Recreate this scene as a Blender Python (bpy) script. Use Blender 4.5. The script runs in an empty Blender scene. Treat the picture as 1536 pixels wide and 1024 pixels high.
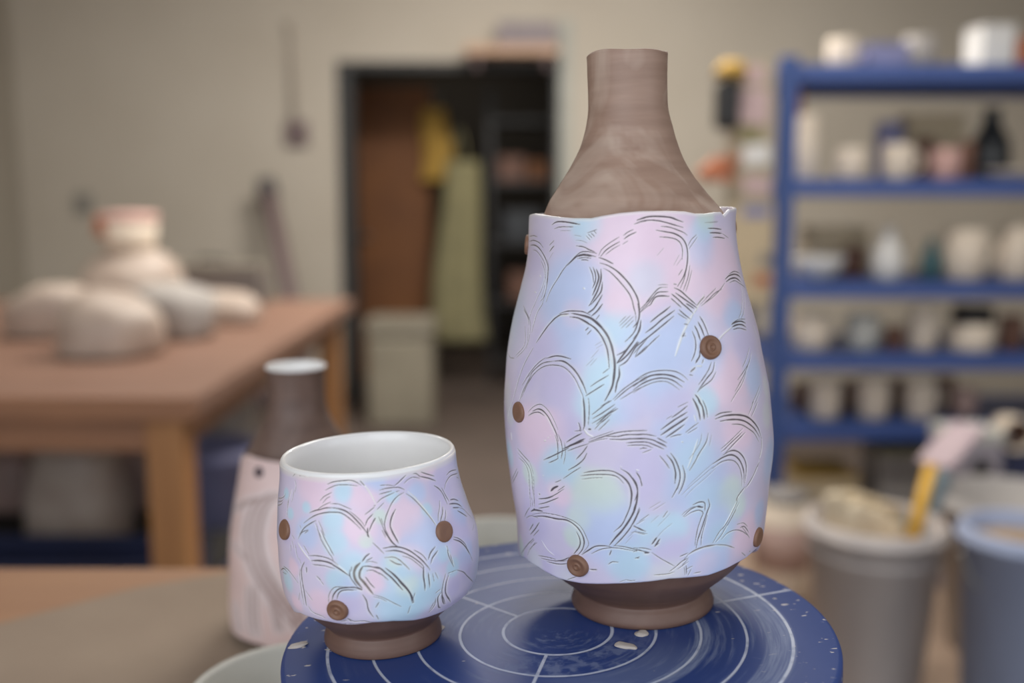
import bpy, bmesh, math, random
import numpy as np
from mathutils import Vector, Matrix
random.seed(7)
rng = np.random.RandomState(5)
SC = bpy.context.scene
COL = SC.collection
PI = math.pi

# ------------------------------------------------------------------ camera
F_PX = 1500.0
PITCH = math.atan(212/1500.0)
CAM = np.array([0.0, 0.0, 1.25])
RT = np.array([1.0, 0, 0]); FW = np.array([0, math.cos(PITCH), -math.sin(PITCH)]); UP = np.array([0, math.sin(PITCH), math.cos(PITCH)])
def ray(x, y):
    return FW + RT*((x-768)/F_PX) - UP*((y-512)/F_PX)
def at(x, y, D):
    v = ray(x, y); return CAM + v*(D/v[1])
def X(x, D, z):       # world x of photo column x at depth D and height z
    dep = D*math.cos(PITCH) + (1.25-z)*math.sin(PITCH)
    return (x-768)/F_PX*dep
def Z(y, D):          # world height of photo row y at depth D
    return float(at(768, y, D)[2])
cam = bpy.data.cameras.new('camera'); camo = bpy.data.objects.new('camera', cam); COL.objects.link(camo)
cam.sensor_width = 36; cam.lens = 36*F_PX/1536
camo.location = CAM; camo.rotation_euler = (PI/2-PITCH, 0, 0)
cam.clip_start = .02
cam.dof.use_dof = True; cam.dof.focus_distance = .508; cam.dof.aperture_fstop = 2.8
SC.camera = camo

# ------------------------------------------------------------------ helpers
def link(name, me, mats, parent=None, smooth=True):
    o = bpy.data.objects.new(name, me); COL.objects.link(o)
    for m in (mats if isinstance(mats, (list, tuple)) else [mats]): me.materials.append(m)
    if parent is not None: o.parent = parent
    if smooth:
        me.polygons.foreach_set('use_smooth', np.ones(len(me.polygons), dtype=bool))
    return o
def tag(o, label=None, cat=None, group=None, kind=None):
    if label: o['label'] = label
    if cat: o['category'] = cat
    if group: o['group'] = group
    if kind: o['kind'] = kind
    return o
def empty(name, loc, label, cat, group=None, rot=(0,0,0)):
    o = bpy.data.objects.new(name, None); COL.objects.link(o); o.location = loc; o.rotation_euler = rot
    o.empty_display_size = .05
    return tag(o, label, cat, group)
def copy_tree(o, parent=None):
    c = o.copy(); COL.objects.link(c); c.parent = parent
    for ch in [k for k in bpy.data.objects if k.parent == o]: copy_tree(ch, c)
    return c
def grid_mesh(name, P, closed_u=True):
    """P: rows x cols x 3 -> quad grid mesh (cols wrap)."""
    nr, nc = P.shape[:2]
    me = bpy.data.meshes.new(name)
    idx = np.arange(nr*nc).reshape(nr, nc)
    if closed_u:
        nx = np.roll(idx, -1, axis=1); a = idx[:-1]; b = nx[:-1]; c = nx[1:]; d = idx[1:]
    else:
        a = idx[:-1, :-1]; b = idx[:-1, 1:]; c = idx[1:, 1:]; d = idx[1:, :-1]
    q = np.stack([a, b, c, d], -1).reshape(-1, 4).astype(np.int32)
    n = len(q)
    me.vertices.add(nr*nc); me.vertices.foreach_set('co', P.reshape(-1).astype(np.float32))
    me.loops.add(n*4); me.loops.foreach_set('vertex_index', q.reshape(-1))
    me.polygons.add(n); me.polygons.foreach_set('loop_start', np.arange(n, dtype=np.int32)*4)
    try: me.polygons.foreach_set('loop_total', np.full(n, 4, dtype=np.int32))
    except Exception: pass
    me.update(calc_edges=True)
    return me
def catmull(pts, per=8):
    P = np.array(pts, float)
    if len(P) < 3: 
        t = np.linspace(0, 1, per+1)[:, None]; return P[0]*(1-t)+P[-1]*t
    Q = np.vstack([2*P[0]-P[1], P, 2*P[-1]-P[-2]]); out = []
    for i in range(len(P)-1):
        p0, p1, p2, p3 = Q[i:i+4]
        for t in np.linspace(0, 1, per, endpoint=False):
            out.append(.5*((2*p1)+(-p0+p2)*t+(2*p0-5*p1+4*p2-p3)*t*t+(-p0+3*p1-3*p2+p3)*t**3))
    out.append(P[-1]); return np.array(out)
def lathe_mesh(name, prof, seg=48, wob=0, cx=None, smoothp=0):
    """prof: list of (r,z). closed at r=0 ends."""
    pr = catmull(prof, smoothp) if smoothp else np.array(prof, float)
    pr[:, 0] = np.maximum(pr[:, 0], 1e-5)
    th = np.linspace(0, 2*PI, seg, endpoint=False)
    w = 1 + wob*(np.sin(2*th+1)+.6*np.sin(3*th+2))
    P = np.stack([pr[:, 0:1]*np.cos(th)*w, pr[:, 0:1]*np.sin(th)*w, np.repeat(pr[:, 1:2], seg, 1)], -1)
    if cx is not None: P[..., 0] += cx(pr[:, 1])[:, None]
    return grid_mesh(name, P)
def lathe(name, prof, mat, parent=None, loc=(0,0,0), seg=48, rot=(0,0,0), wob=0, smoothp=0, cx=None):
    o = link(name, lathe_mesh(name, prof, seg, wob, cx, smoothp), mat, parent); o.location = loc; o.rotation_euler = rot
    return o
class MB:
    def __init__(s): s.b = bmesh.new()
    def box(s, x0, x1, y0, y1, z0, z1, rot=None, piv=None):
        vs = [s.b.verts.new((x, y, z)) for z in (z0, z1) for x, y in ((x0, y0), (x1, y0), (x1, y1), (x0, y1))]
        for f in ((3,2,1,0), (4,5,6,7), (0,1,5,4), (1,2,6,5), (2,3,7,6), (3,0,4,7)): s.b.faces.new([vs[i] for i in f])
        if rot is not None:
            bmesh.ops.rotate(s.b, verts=vs, cent=piv or ((x0+x1)/2, (y0+y1)/2, (z0+z1)/2), matrix=rot)
        return s
    def tube(s, pts, r, n=10, caps=True):
        pts = [Vector(p) for p in pts]; rings = []
        for i, p in enumerate(pts):
            d = (pts[min(i+1, len(pts)-1)]-pts[max(i-1, 0)]).normalized()
            a = d.orthogonal().normalized() if i == 0 else (prev - d*prev.dot(d)).normalized()
            prev = a; b = d.cross(a); rr = r[i] if isinstance(r, (list, tuple)) else r
            rings.append([s.b.verts.new(p+(a*math.cos(2*PI*k/n)+b*math.sin(2*PI*k/n))*rr) for k in range(n)])
        for A, B in zip(rings, rings[1:]):
            for k in range(n): s.b.faces.new((A[k], A[(k+1)%n], B[(k+1)%n], B[k]))
        if caps: s.b.faces.new(rings[0][::-1]); s.b.faces.new(rings[-1])
        return s
    def build(s, name, mat, parent=None, bevel=0, smooth=False, kind=None, loc=None):
        bmesh.ops.recalc_face_normals(s.b, faces=s.b.faces)
        me = bpy.data.meshes.new(name); s.b.to_mesh(me); s.b.free()
        o = link(name, me, mat, parent, smooth)
        if bevel:
            m = o.modifiers.new('bevel', 'BEVEL'); m.width = bevel; m.segments = 2; m.limit_method = 'ANGLE'
        if kind: o['kind'] = kind
        if loc is not None: o.location = loc
        return o
def lump(name, mat, size, parent=None, loc=(0,0,0), seed=0, sub=4, amp=.12, flat=.35, rz=0):
    """soft sagging bag / lump resting on z=0"""
    b = bmesh.new(); bmesh.ops.create_icosphere(b, subdivisions=sub, radius=1)
    r = np.random.RandomState(seed); k = r.randn(8, 3)*2.2; ph = r.rand(8)*6.28
    for v in b.verts:
        c = np.array(v.co); s_ = sum(math.sin(float(k[i]@c)+ph[i]) for i in range(8))/8
        # squarish cushion
        q = np.sign(c)*np.abs(c)**.75
        q = q*(1+amp*s_*2)
        if q[2] < -flat: q[2] = -flat-(abs(q[2])-flat)*.08
        v.co = Vector(((q[0])*size[0]/2, q[1]*size[1]/2, (q[2]+flat)*size[2]/(1+flat)))
    zmin = min(v.co.z for v in b.verts)
    for v in b.verts: v.co.z -= zmin
    me = bpy.data.meshes.new(name); b.to_mesh(me); b.free()
    o = link(name, me, mat, parent); o.location = loc; o.rotation_euler = (0, 0, rz); return o

# ------------------------------------------------------------------ materials
def s2l(c):
    return tuple((x/12.92 if x <= .04045 else ((x+.055)/1.055)**2.4) for x in c)
def rgb(r, g, b): return s2l((r/255, g/255, b/255))+(1,)
def NT(m): return m.node_tree.nodes, m.node_tree.links
def mat(name, col, rough=.6, col2=None, scale=20, amt=.5, bump=0, bscale=80, metal=0, stretch=None, spec=.5, coat=0, detail=4, coord='Object'):
    m = bpy.data.materials.new(name); m.use_nodes = True; N, L = NT(m); b = N['Principled BSDF']
    b.inputs['Base Color'].default_value = col; b.inputs['Roughness'].default_value = rough; b.inputs['Metallic'].default_value = metal
    b.inputs['Specular IOR Level'].default_value = spec; b.inputs['Coat Weight'].default_value = coat
    tc = N.new('ShaderNodeTexCoord'); src = tc.outputs[coord]
    if stretch:
        mp = N.new('ShaderNodeMapping'); mp.inputs['Scale'].default_value = stretch; L.new(src, mp.inputs['Vector']); src = mp.outputs[0]
    nz = N.new('ShaderNodeTexNoise'); nz.inputs['Scale'].default_value = scale; nz.inputs['Detail'].default_value = detail; L.new(src, nz.inputs['Vector'])
    c2 = col2 or tuple(x*.8 for x in col[:3])+(1,)
    rp = N.new('ShaderNodeValToRGB'); rp.color_ramp.elements[0].position = .5-amt/2; rp.color_ramp.elements[1].position = .5+amt/2
    rp.color_ramp.elements[0].color = col; rp.color_ramp.elements[1].color = c2
    L.new(nz.outputs['Fac'], rp.inputs[0]); L.new(rp.outputs[0], b.inputs['Base Color'])
    if bump:
        nb = N.new('ShaderNodeTexNoise'); nb.inputs['Scale'].default_value = bscale; nb.inputs['Detail'].default_value = 5; L.new(src, nb.inputs['Vector'])
        bp = N.new('ShaderNodeBump'); bp.inputs['Strength'].default_value = bump; bp.inputs['Distance'].default_value = .002
        L.new(nb.outputs['Fac'], bp.inputs['Height']); L.new(bp.outputs[0], b.inputs['Normal'])
    return m
M = {}
M['wall'] = mat('wall_paint', rgb(190,181,167), .9, rgb(178,168,153), 1.3, .6, .3, 30)
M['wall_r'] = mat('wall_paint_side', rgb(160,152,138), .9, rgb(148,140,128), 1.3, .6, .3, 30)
M['ceil'] = mat('ceiling_paint', rgb(205,200,190), .95)
M['floor'] = mat('floor_concrete', rgb(98,84,76), .7, rgb(78,68,62), 2.5, .5, .3, 25)
M['doorframe'] = mat('door_frame_paint', rgb(48,48,48), .6)
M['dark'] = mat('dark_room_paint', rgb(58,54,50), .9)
M['wood'] = mat('table_wood', rgb(170,120,86), .5, rgb(140,98,72), 3, .6, .2, 30, stretch=(1,8,8))
M['woodleg'] = mat('leg_wood', rgb(190,135,84), .5, rgb(160,110,68), 3, .6, .2, 30, stretch=(8,8,1))
M['tabletop'] = mat('tabletop_wood', rgb(152,116,98), .45, rgb(128,96,80), 3, .6, .1, 30, stretch=(1,6,1))
M['oranwood'] = mat('platform_wood', rgb(158,134,114), .6, rgb(140,118,100), 4, .5, .2, 30, stretch=(8,1,1))
M['worktable'] = mat('work_table_wood', rgb(166,124,92), .6, rgb(150,110,82), 4, .6, .2, 30, stretch=(1,8,1))
M['canvas'] = mat('clay_dusted_canvas', rgb(160,142,124), .9, rgb(140,122,106), 7, .5, .4, 200)
M['blue'] = mat('blue_powder_coat', rgb(68,92,154), .45, rgb(60,82,140), 3, .5)
M['blue_dk'] = mat('blue_post_paint', rgb(58,84,142), .45, rgb(52,74,128), 3, .5)
M['cream'] = mat('bisque_cream', rgb(236,220,200), .7, rgb(220,202,180), 12, .4)
M['white'] = mat('white_glaze', rgb(228,224,218), .35, rgb(214,210,204), 8, .5)
M['whitebowl'] = mat('white_plastic_bowl', rgb(196,194,186), .5, rgb(182,180,172), 8, .5)
M['pinkc'] = mat('pink_bisque', rgb(214,172,160), .7, rgb(200,156,146), 12, .4)
M['brownc'] = mat('brown_stoneware', rgb(120,84,66), .6, rgb(98,66,52), 12, .4)
M['darkc'] = mat('dark_glaze', rgb(48,50,52), .35, rgb(34,36,40), 8, .4)
M['teal'] = mat('teal_glaze', rgb(58,92,96), .35)
M['grey'] = mat('grey_plastic', rgb(140,134,130), .6, rgb(122,116,112), 6, .5)
M['lav'] = mat('lavender_plastic', rgb(140,140,176), .5)
M['navy'] = mat('navy_plastic', rgb(44,50,84), .5, rgb(36,40,66), 5, .5)
M['bucket'] = mat('clay_smeared_bucket', rgb(208,198,192), .6, rgb(176,168,166), 9, .5, stretch=(1,1,.4))
M['bucketg'] = mat('grey_bucket', rgb(176,170,164), .6, rgb(156,150,148), 5, .5)
M['bucketb'] = mat('pale_blue_bucket', rgb(166,176,202), .5, rgb(144,152,178), 6, .5, stretch=(1,1,.4))
M['slip'] = mat('clay_slip', rgb(164,140,112), .4)
M['paper'] = mat('crumpled_paper', rgb(228,212,184), .9, rgb(206,188,160), 14, .5, .5, 20)
M['card'] = mat('card_cream', rgb(206,186,154), .9)
M['orange'] = mat('orange_cloth', rgb(184,114,82), .9)
M['yellow'] = mat('yellow_cloth', rgb(196,156,72), .8, rgb(166,130,56), 5, .5)
M['yellowp'] = mat('yellow_plastic', rgb(220,168,48), .5)
M['plasticbag'] = mat('cloudy_plastic_bag', rgb(196,180,166), .45, rgb(170,150,136), 12, .5, .6, 18)
M['plasticpink'] = mat('pink_clay_bag', rgb(200,168,156), .5, rgb(150,124,116), 9, .5, .6, 18)
M['greybag'] = mat('grey_bag', rgb(184,176,168), .6, rgb(150,142,136), 9, .5, .6, 18)
M['green'] = mat('sage_green_cloth', rgb(150,142,104), .9, rgb(124,118,88), 5, .5)
M['copper'] = mat('copper_brown_panel', rgb(132,84,44), .7, rgb(104,64,36), 3, .5)
M['mauve'] = mat('mauve_wood', rgb(126,106,106), .7)
M['steel'] = mat('brushed_steel', rgb(150,146,140), .35, metal=.8)
M['pinkish'] = mat('pale_pink_card', rgb(206,178,176), .8)
M['pale_mauve'] = mat('pale_mauve_plastic', rgb(184,162,166), .7)
M['greybutton'] = mat('dark_clay_button', rgb(92,78,84), .6)
M['blk'] = mat('black_plastic', rgb(36,34,34), .5)
# ------------------------------------------------------------------ room
def struct(mb, name, m, bevel=0): return mb.build(name, m, kind='structure', bevel=bevel)
WB = 6.1
dx0, dx1 = X(512, WB, 1.0)+.0, X(838, WB, 1.2)
dtop = Z(92, WB)
b = MB(); b.box(-3.0, dx0, WB, WB+.15, 0, 2.9); b.box(dx1, 3.3, WB, WB+.15, 0, 2.9); b.box(dx0, dx1, WB, WB+.15, dtop, 2.9)
struct(b, 'wall_back', M['wall'])
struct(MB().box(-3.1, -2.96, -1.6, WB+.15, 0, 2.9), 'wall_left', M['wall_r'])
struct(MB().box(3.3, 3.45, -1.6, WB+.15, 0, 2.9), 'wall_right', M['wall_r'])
struct(MB().box(-3.1, 3.45, -1.6, 8.6, -.1, 0), 'floor', M['floor'])
struct(MB().box(-3.1, 3.45, -1.6, 8.6, 2.9, 3.0), 'ceiling', M['ceil'])
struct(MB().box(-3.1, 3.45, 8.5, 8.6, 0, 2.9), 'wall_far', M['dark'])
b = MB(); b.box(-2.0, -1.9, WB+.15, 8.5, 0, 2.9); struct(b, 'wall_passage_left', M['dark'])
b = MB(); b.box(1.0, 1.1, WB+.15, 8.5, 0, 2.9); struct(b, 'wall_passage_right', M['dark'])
b = MB(); fw = .085
b.box(dx0, dx0+fw, WB-.02, WB+.17, 0, dtop); b.box(dx1-.03, dx1, WB-.02, WB+.17, 0, dtop); b.box(dx0+fw, dx1-.03, WB-.02, WB+.17, dtop-.05, dtop)
struct(b, 'trim_1', M['doorframe'], .004)
struct(MB().box(dx1+.001, dx1+.07, WB-.03, WB-.0005, 0, 2.3), 'trim_2', mat('pale_frame_paint', rgb(170,170,160), .6))
b = MB(); b.box(-2.96, dx0-.01, WB-.015, WB-.0005, 0, .1); struct(b, 'baseboard_back', M['mauve'])

# things seen through the doorway
t = empty('door_leaf', (X(600, 7.0, 1.0), 7.0, 0), 'copper brown wooden door standing open inside the dark doorway', 'door')
dpn = MB().box(-.34, .22, 0, .045, .002, 2.02).build('door_panel', M['copper'], t, .004)
b = MB(); b.tube([(-.28, -.0, 1.0), (-.28, -.05, 1.0), (-.2, -.05, 1.0)], .011); b.build('door_handle', M['steel'], dpn, smooth=True)
t = empty('yellow_jacket', (X(655, 6.93, 1.6), 6.93, 0), 'yellow jacket hanging on the open door in the doorway', 'jacket')
def cloth(name, mat_, w0, w1, z0, z1, parent, seed=1, depth=.05, n=40, k=7):
    rows = 24; P = np.zeros((rows, n, 3)); r_ = np.random.RandomState(seed); ph = r_.rand(4)*6
    for i in range(rows):
        v = i/(rows-1); w = w0*(1-v)+w1*v; th = np.linspace(0, 2*PI, n, endpoint=False)
        fold = 1+.16*np.sin(k*th+ph[0]+v)*(.4+.6*(1-v))
        P[i, :, 0] = w/2*np.cos(th)*fold+.02*math.sin(v*5+ph[1]); P[i, :, 1] = depth*np.sin(th)*fold; P[i, :, 2] = z0*(1-v)+z1*v
    P = np.concatenate([P[:1]*np.array([0, 0, 1]), P, P[-1:]*np.array([0, 0, 1])])
    return link(name, grid_mesh(name, P), mat_, parent)
cloth('body', M['yellow'], .22, .16, 1.38, 1.86, t, 2)
MB().tube([(0, 0, 1.86), (0, 0, 1.93), (.0, .068, 1.95)], .006).build('hanging_loop', M['steel'], t, smooth=True)
t = empty('green_apron', (X(690, 6.6, 1.0), 6.6, 0), 'long sage green apron hanging beside the yellow jacket in the doorway', 'apron')
cloth('body', M['green'], .34, .22, .32, 1.5, t, 4, .06)
MB().tube([(-.05, 0, 1.49), (-.02, .0, 1.66), (.0, 0, 1.7), (.02, .0, 1.66), (.05, 0, 1.49)], .008).build('neck_strap', M['green'], t, smooth=True)
t = empty('storage_rack', (X(785, 6.7, 1.0), 6.7, 0), 'dark metal storage rack just inside the right of the doorway', 'rack')
for sx in (-.22, .22):
    for sy in (0, .4): MB().box(sx-.015, sx+.015, sy-.015, sy+.015, 0, 1.98).build('post', M['blk'], t)
for z in (.15, .55, .95, 1.35, 1.75): MB().box(-.22, .22, 0, .4, z, z+.03).build('shelf', M['blk'], t)
for (dx, z, w, h, m, lb) in ((-.08, 1.38, .18, .16, 'brownc', 'rust brown box on the upper rack shelf in the doorway'), (.1, 1.38, .14, .13, 'copper', 'copper coloured box beside the rust brown box in the doorway'),
                             (0, .98, .26, .2, 'darkc', 'black crate on the middle rack shelf in the doorway'), (.02, .58, .24, .18, 'brownc', 'brown carton on the lower rack shelf in the doorway')):
    o = MB().box(-w/2, w/2, -.12, .12, 0, h).build('storage_box', M[m], bevel=.006); o.location = (X(785, 6.7, 1)+dx, 6.9, z+.001); tag(o, lb, 'box')
t = empty('storage_bin', (X(606, 5.6, .4), 5.6, 0), 'pale grey beige bin standing on the floor in front of the doorway', 'bin')
MB().box(-.19, .17, -.15, .15, .0, .50).build('bin_body', mat('bin_plastic', rgb(150,142,124), .7, rgb(128,120,104), 5, .5), t, .02)
MB().box(-.2, .18, -.16, .16, .501, .60).build('bin_lid', mat('bin_lid_plastic', rgb(136,128,112), .7), t, .02)
# ledge over the doorway with boxes
t = empty('wall_ledge', (X(768, 6.0, 2.2), 5.98, Z(84, 5.98)-.0), 'peach coloured wooden ledge over the right half of the doorway', 'shelf')
MB().box(-.27, .27, -.1, .1195, -.002, .05).build('ledge_board', mat('peach_wood', rgb(186,150,122), .6), t, .004)
for s in (-.2, .2): MB().box(s-.01, s+.01, -.08, .1195, -.08, -.002).build('bracket', M['mauve'], t)
o = MB().box(-.17, .17, -.08, .08, 0, .13).build('cardboard_box', mat('mauve_carton', rgb(138,128,130), .8), bevel=.008); o.location = (X(790, 5.98, 2.2), 5.98, Z(84, 5.98)+.051); tag(o, 'mauve grey carton on the ledge over the doorway', 'box')

# wall details on the left
t = empty('wall_socket', (X(447, WB, 1.6), WB-.001, Z(200, WB)), 'brown electric switch box on the plaster wall left of the doorway', 'switch')
MB().box(-.065, .065, -.04, 0, -.07, .07).build('housing', M['mauve'], t, .006)
MB().box(-.02, .02, -.052, -.041, -.03, .03).build('rocker', M['blk'], t, .003)
o = MB().tube([(0, -.02, 0), (0, -.02, .50), (-.02, -.02, .56)], .016).build('cable_conduit', mat('conduit_paint', rgb(176,164,150), .7), smooth=True); o.location = (X(440, WB, 1.9), WB-.001, Z(180, WB)); tag(o, 'thin painted cable conduit running up above the brown switch box', 'conduit')
o = MB().box(-.05, .05, -.02, 0, -.06, .06).build('wall_plate', mat('grey_plate', rgb(140,136,128), .6), bevel=.005); o.location = (X(127, WB, 1.2), WB-.001, Z(305, WB)); tag(o, 'small grey plate low on the plaster wall above the clay bags', 'wall plate')
# leaning post
p0 = at(450, 470, 5.7); p0[2] = .02; p1 = at(403, 292, 5.93)
p0 = np.array([at(470, 520, 5.5)[0], 5.5, .04])
t = empty('leaning_pole', (0, 0, 0), 'mauve grey wooden pole leaning against the plaster wall behind the big table', 'pole')
MB().tube([tuple(p0), tuple(p1)], .045, 12).build('pole_shaft', M['mauve'], t, smooth=True)
pd = (p1-p0)/np.linalg.norm(p1-p0)
MB().tube([tuple(p1+pd*.001), tuple(p1+pd*.09)], [.06, .055], 12).build('pole_head', mat('grey_end_cap', rgb(96,92,92), .6), t, smooth=True)

# ------------------------------------------------------------------ big wooden table on the left
TT = .846
t = empty('wooden_table', (-1.9, 3.05, 0), 'big sturdy wooden workbench with thick legs at the left', 'table')
tx0, tx1 = -1.2, -.655+1.9     # local x
def L3(x): return x+1.9
MB().box(-1.1, tx1, -1.0, 1.05, TT-.045, TT).build('tabletop', M['tabletop'], t, .004)
MB().box(-1.1, tx1-.003, -1.012, -1.0005, TT-.05, TT-.002).build('front_edging', M['wood'], t, .002)
MB().box(-1.05, tx1-.06, -.96, -.93, TT-.13, TT-.046).build('apron', M['wood'], t, .003)
MB().box(tx1-.09, tx1-.06, -.92, 1.0, TT-.13, TT-.046).build('apron', M['wood'], t, .003)
for (lx, ly) in ((X(255, 2.1, .6)+1.9, -.925), (-1.0, -.925), (tx1-.085, .97), (-1.0, .97)):
    MB().box(lx-.041, lx+.041, ly-.041, ly+.041, 0, TT-.046).build('leg', M['woodleg'], t, .005)
MB().box(-1.0, tx1-.13, -.85, .9, .26, .29).build('lower_shelf', M['dark'], t, .003)
# clay bags on it
def bag(px, py, D, size, m, label, seed, name='clay_bag', cat='bag', z=None, group=None, rz=0):
    zz = TT if z is None else z
    o = lump(name, M[m], size, None, (X(px, D, zz), D, zz+.001), seed, rz=rz); tag(o, label, cat, group); return o
bag(165, 0, 2.62, (.28, .22, .15), 'plasticbag', 'palest and nearest plastic clay bag in the pile on the big table', 3)
bag(88, 0, 2.98, (.26, .22, .15), 'plasticbag', 'beige clay bag at the left end of the pile on the big table', 5)
bag(262, 0, 2.98, (.26, .22, .15), 'greybag', 'grey plastic bag at the middle right of the pile on the big table', 8)
bag(335, 0, 3.30, (.24, .22, .10), 'plasticbag', 'low crumpled plastic bag at the right end of the pile on the big table', 11)
bag(193, 0, 3.40, (.34, .30, .22), 'plasticbag', 'tall beige clay bag at the back of the pile under the white tub', 14)
tz = TT+.232
t2 = empty('white_tub', (X(196, 3.40, tz), 3.40, tz), 'round white tub with a small orange patch on top of the clay bags', 'tub')
tb_ = lathe('tub_body', [(0,0),(.07,0),(.08,.01),(.092,.10),(.0,.10)], M['cream'], t2)
lathe('tub_lid', [(0,.1005),(.096,.1005),(.096,.115),(.088,.13),(0,.134)], M['pinkc'], t2)
MB().box(-.093, -.05, -.075, -.05, .05, .12).build('orange_patch', M['orange'], tb_, .01)
t3 = empty('tool_box', (X(320, 3.9, .95), 3.9, TT), 'long low grey tool box at the back of the big table', 'tool box')
MB().box(-.2, .2, -.07, .07, .001, .13).build('box_body', mat('tool_box_paint', rgb(120,112,106), .6, rgb(104,98,94), 6, .5), t3, .008)
bl_ = MB().box(-.2, .2, -.07, .07, .1305, .16).build('box_lid', mat('tool_box_lid', rgb(132,124,112), .6), t3, .006)
MB().tube([(-.05, 0, .158), (-.05, 0, .18), (.05, 0, .18), (.05, 0, .158)], .006).build('handle', M['blk'], bl_, smooth=True)
# under the table
US = .29
bag(120, 0, 2.74, (.27, .24, .3), 'plasticbag', 'pale beige sack standing under the big table', 21, 'sack', 'sack', US)
bag(205, 0, 3.1, (.27, .26, .24), 'plasticpink', 'pinkish clay sack next to the big table leg, under the table', 22, 'sack', 'sack', US)
bag(30, 0, 3.1, (.28, .26, .22), 'plasticpink', 'dull pink sack at the far left under the big table', 23, 'sack', 'sack', US)
def bucket(name, loc, r0, r1, h, m, label, cat='bucket', handle=True, lipm=None, content=None, chz=.8, seg=56):
    t = empty(name, loc, label, cat)
    prof = [(0,.0),(r0*.97,0),(r0,.004),(r1,h-.03),(r1+.012,h-.028),(r1+.014,h-.02),(r1+.006,h-.018),(r1+.006,h-.004),(r1,h),(r1-.005,h-.004),(r0-.006,.008),(0,.008)]
    lathe('bucket_body', prof, m, t, seg=seg)
    if content: 
        rr = r0+(r1-r0)*chz-.007
        lathe('contents', [(0,h*chz),(rr*.6,h*chz+.004),(rr,h*chz),(rr,h*chz-.02),(0,h*chz-.02)], content, t)
    if handle:
        a = [(math.cos(q)*(r1+.012), -math.sin(q)*.5*(r1+.012), h-.045-math.sin(q)*.12*h*2) for q in np.linspace(0, PI, 16)]
        MB().tube(a, .003, 8).build('handle', M['steel'], t, smooth=True)
    return t
bag(165, 0, 3.5, (.26, .24, .42), 'plasticpink', 'tallest dull pink sack at the back under the big table', 27, 'sack', 'sack', US)
bag(35, 0, 3.55, (.24, .24, .34), 'greybag', 'beige grey sack at the back left under the big table', 28, 'sack', 'sack', US)
t = empty('crate', (X(95, 2.40, .3), 2.40, US+.001), 'dark navy plastic crate under the big table in front of the sacks', 'crate')
b = MB(); w, d, h = .34, .1, .1
b.box(-w, w, -d, d, 0, .01); b.box(-w, w, -d, -d+.01, .01, h); b.box(-w, w, d-.01, d, .01, h); b.box(-w, -w+.01, -d+.01, d-.01, .01, h); b.box(w-.01, w, -d+.01, d-.01, .01, h)
b.build('crate_body', M['navy'], t, .003)
MB().box(-w-.008, w+.008, -d-.008, -d, h-.02, h).build('crate_rim', M['navy'], t, .002)
bucket('floor_bucket', (X(322, 2.95, .4), 2.95, 0.0), .11, .13, .52, M['lav'], 'lavender grey bin right of the big table leg', 'bucket', handle=False)
bag(312, 0, 3.45, (.34, .3, .34), 'greybag', 'dusky sack on the lower shelf behind the lavender grey bin', 25, 'sack', 'sack', US)

# ------------------------------------------------------------------ near work table with pieces
ZT = .88
t = empty('work_table', (-.6, .56, 0), 'low wooden work table under the decorating wheel in the foreground', 'table')
MB().box(-.75, .76, -.30, .417, ZT-.04, ZT).build('tabletop', M['worktable'], t, .004)
for lx in (-.69, .69):
    for ly in (-.24, .35): MB().box(lx-.035, lx+.035, ly-.035, ly+.035, 0, ZT-.041).build('leg', M['woodleg'], t, .004)
MB().box(-.65, .65, .335, .36, ZT-.12, ZT-.041).build('apron', M['wood'], t, .003)
# canvas
b = bmesh.new(); P = [(-.62,.30),(-.2,.30),(-.16,.93),(-.285,.955),(-.36,.915),(-.448,.835),(-.60,.74),(-.68,.6)]
me = bpy.data.meshes.new('canvas_cloth')
lo = [b.verts.new((x, y, ZT+.0006)) for x, y in P]; hi = [b.verts.new((x, y, ZT+.0026)) for x, y in P]
b.faces.new(hi); b.faces.new(lo[::-1])
for i in range(len(P)): b.faces.new((lo[i], lo[(i+1)%len(P)], hi[(i+1)%len(P)], hi[i]))
b.to_mesh(me); b.free(); o = link('canvas_cloth', me, M['canvas'], smooth=False); tag(o, 'clay dusted grey beige canvas cloth lying flat on the work table', 'cloth')
ZC = ZT+.0027
def bowl(name, loc, r, h, m, label, seg=96):
    t = empty(name, loc, label, 'bowl')
    prof = [(0,.002),(r*.42,.0),(r*.48,.001),(r*.5,.006),(r*.74,h*.35),(r*.93,h*.75),(r,h*.97),(r-.001,h),(r-.004,h),(r-.006,h*.96),(r*.88,h*.74),(r*.68,h*.36),(r*.4,.012),(0,.009)]
    lathe('bowl_body', prof, m, t, seg=seg)
    lathe('foot_ring', [(r*.40,.0),(r*.40,-.003),(r*.47,-.003),(r*.49,.002)], m, t, seg=64)
    return t
bowl('ceramic_bowl', (-.134, .597, ZC+.0031), .071, .058, M['whitebowl'], 'white bowl at the bottom edge, tucked under the left of the blue wheel')
bowl('ceramic_bowl', (-.012, .905, ZT+.0031), .066, .052, M['whitebowl'], 'white bowl behind the blue wheel, between the cup and the tall vase')

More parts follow.
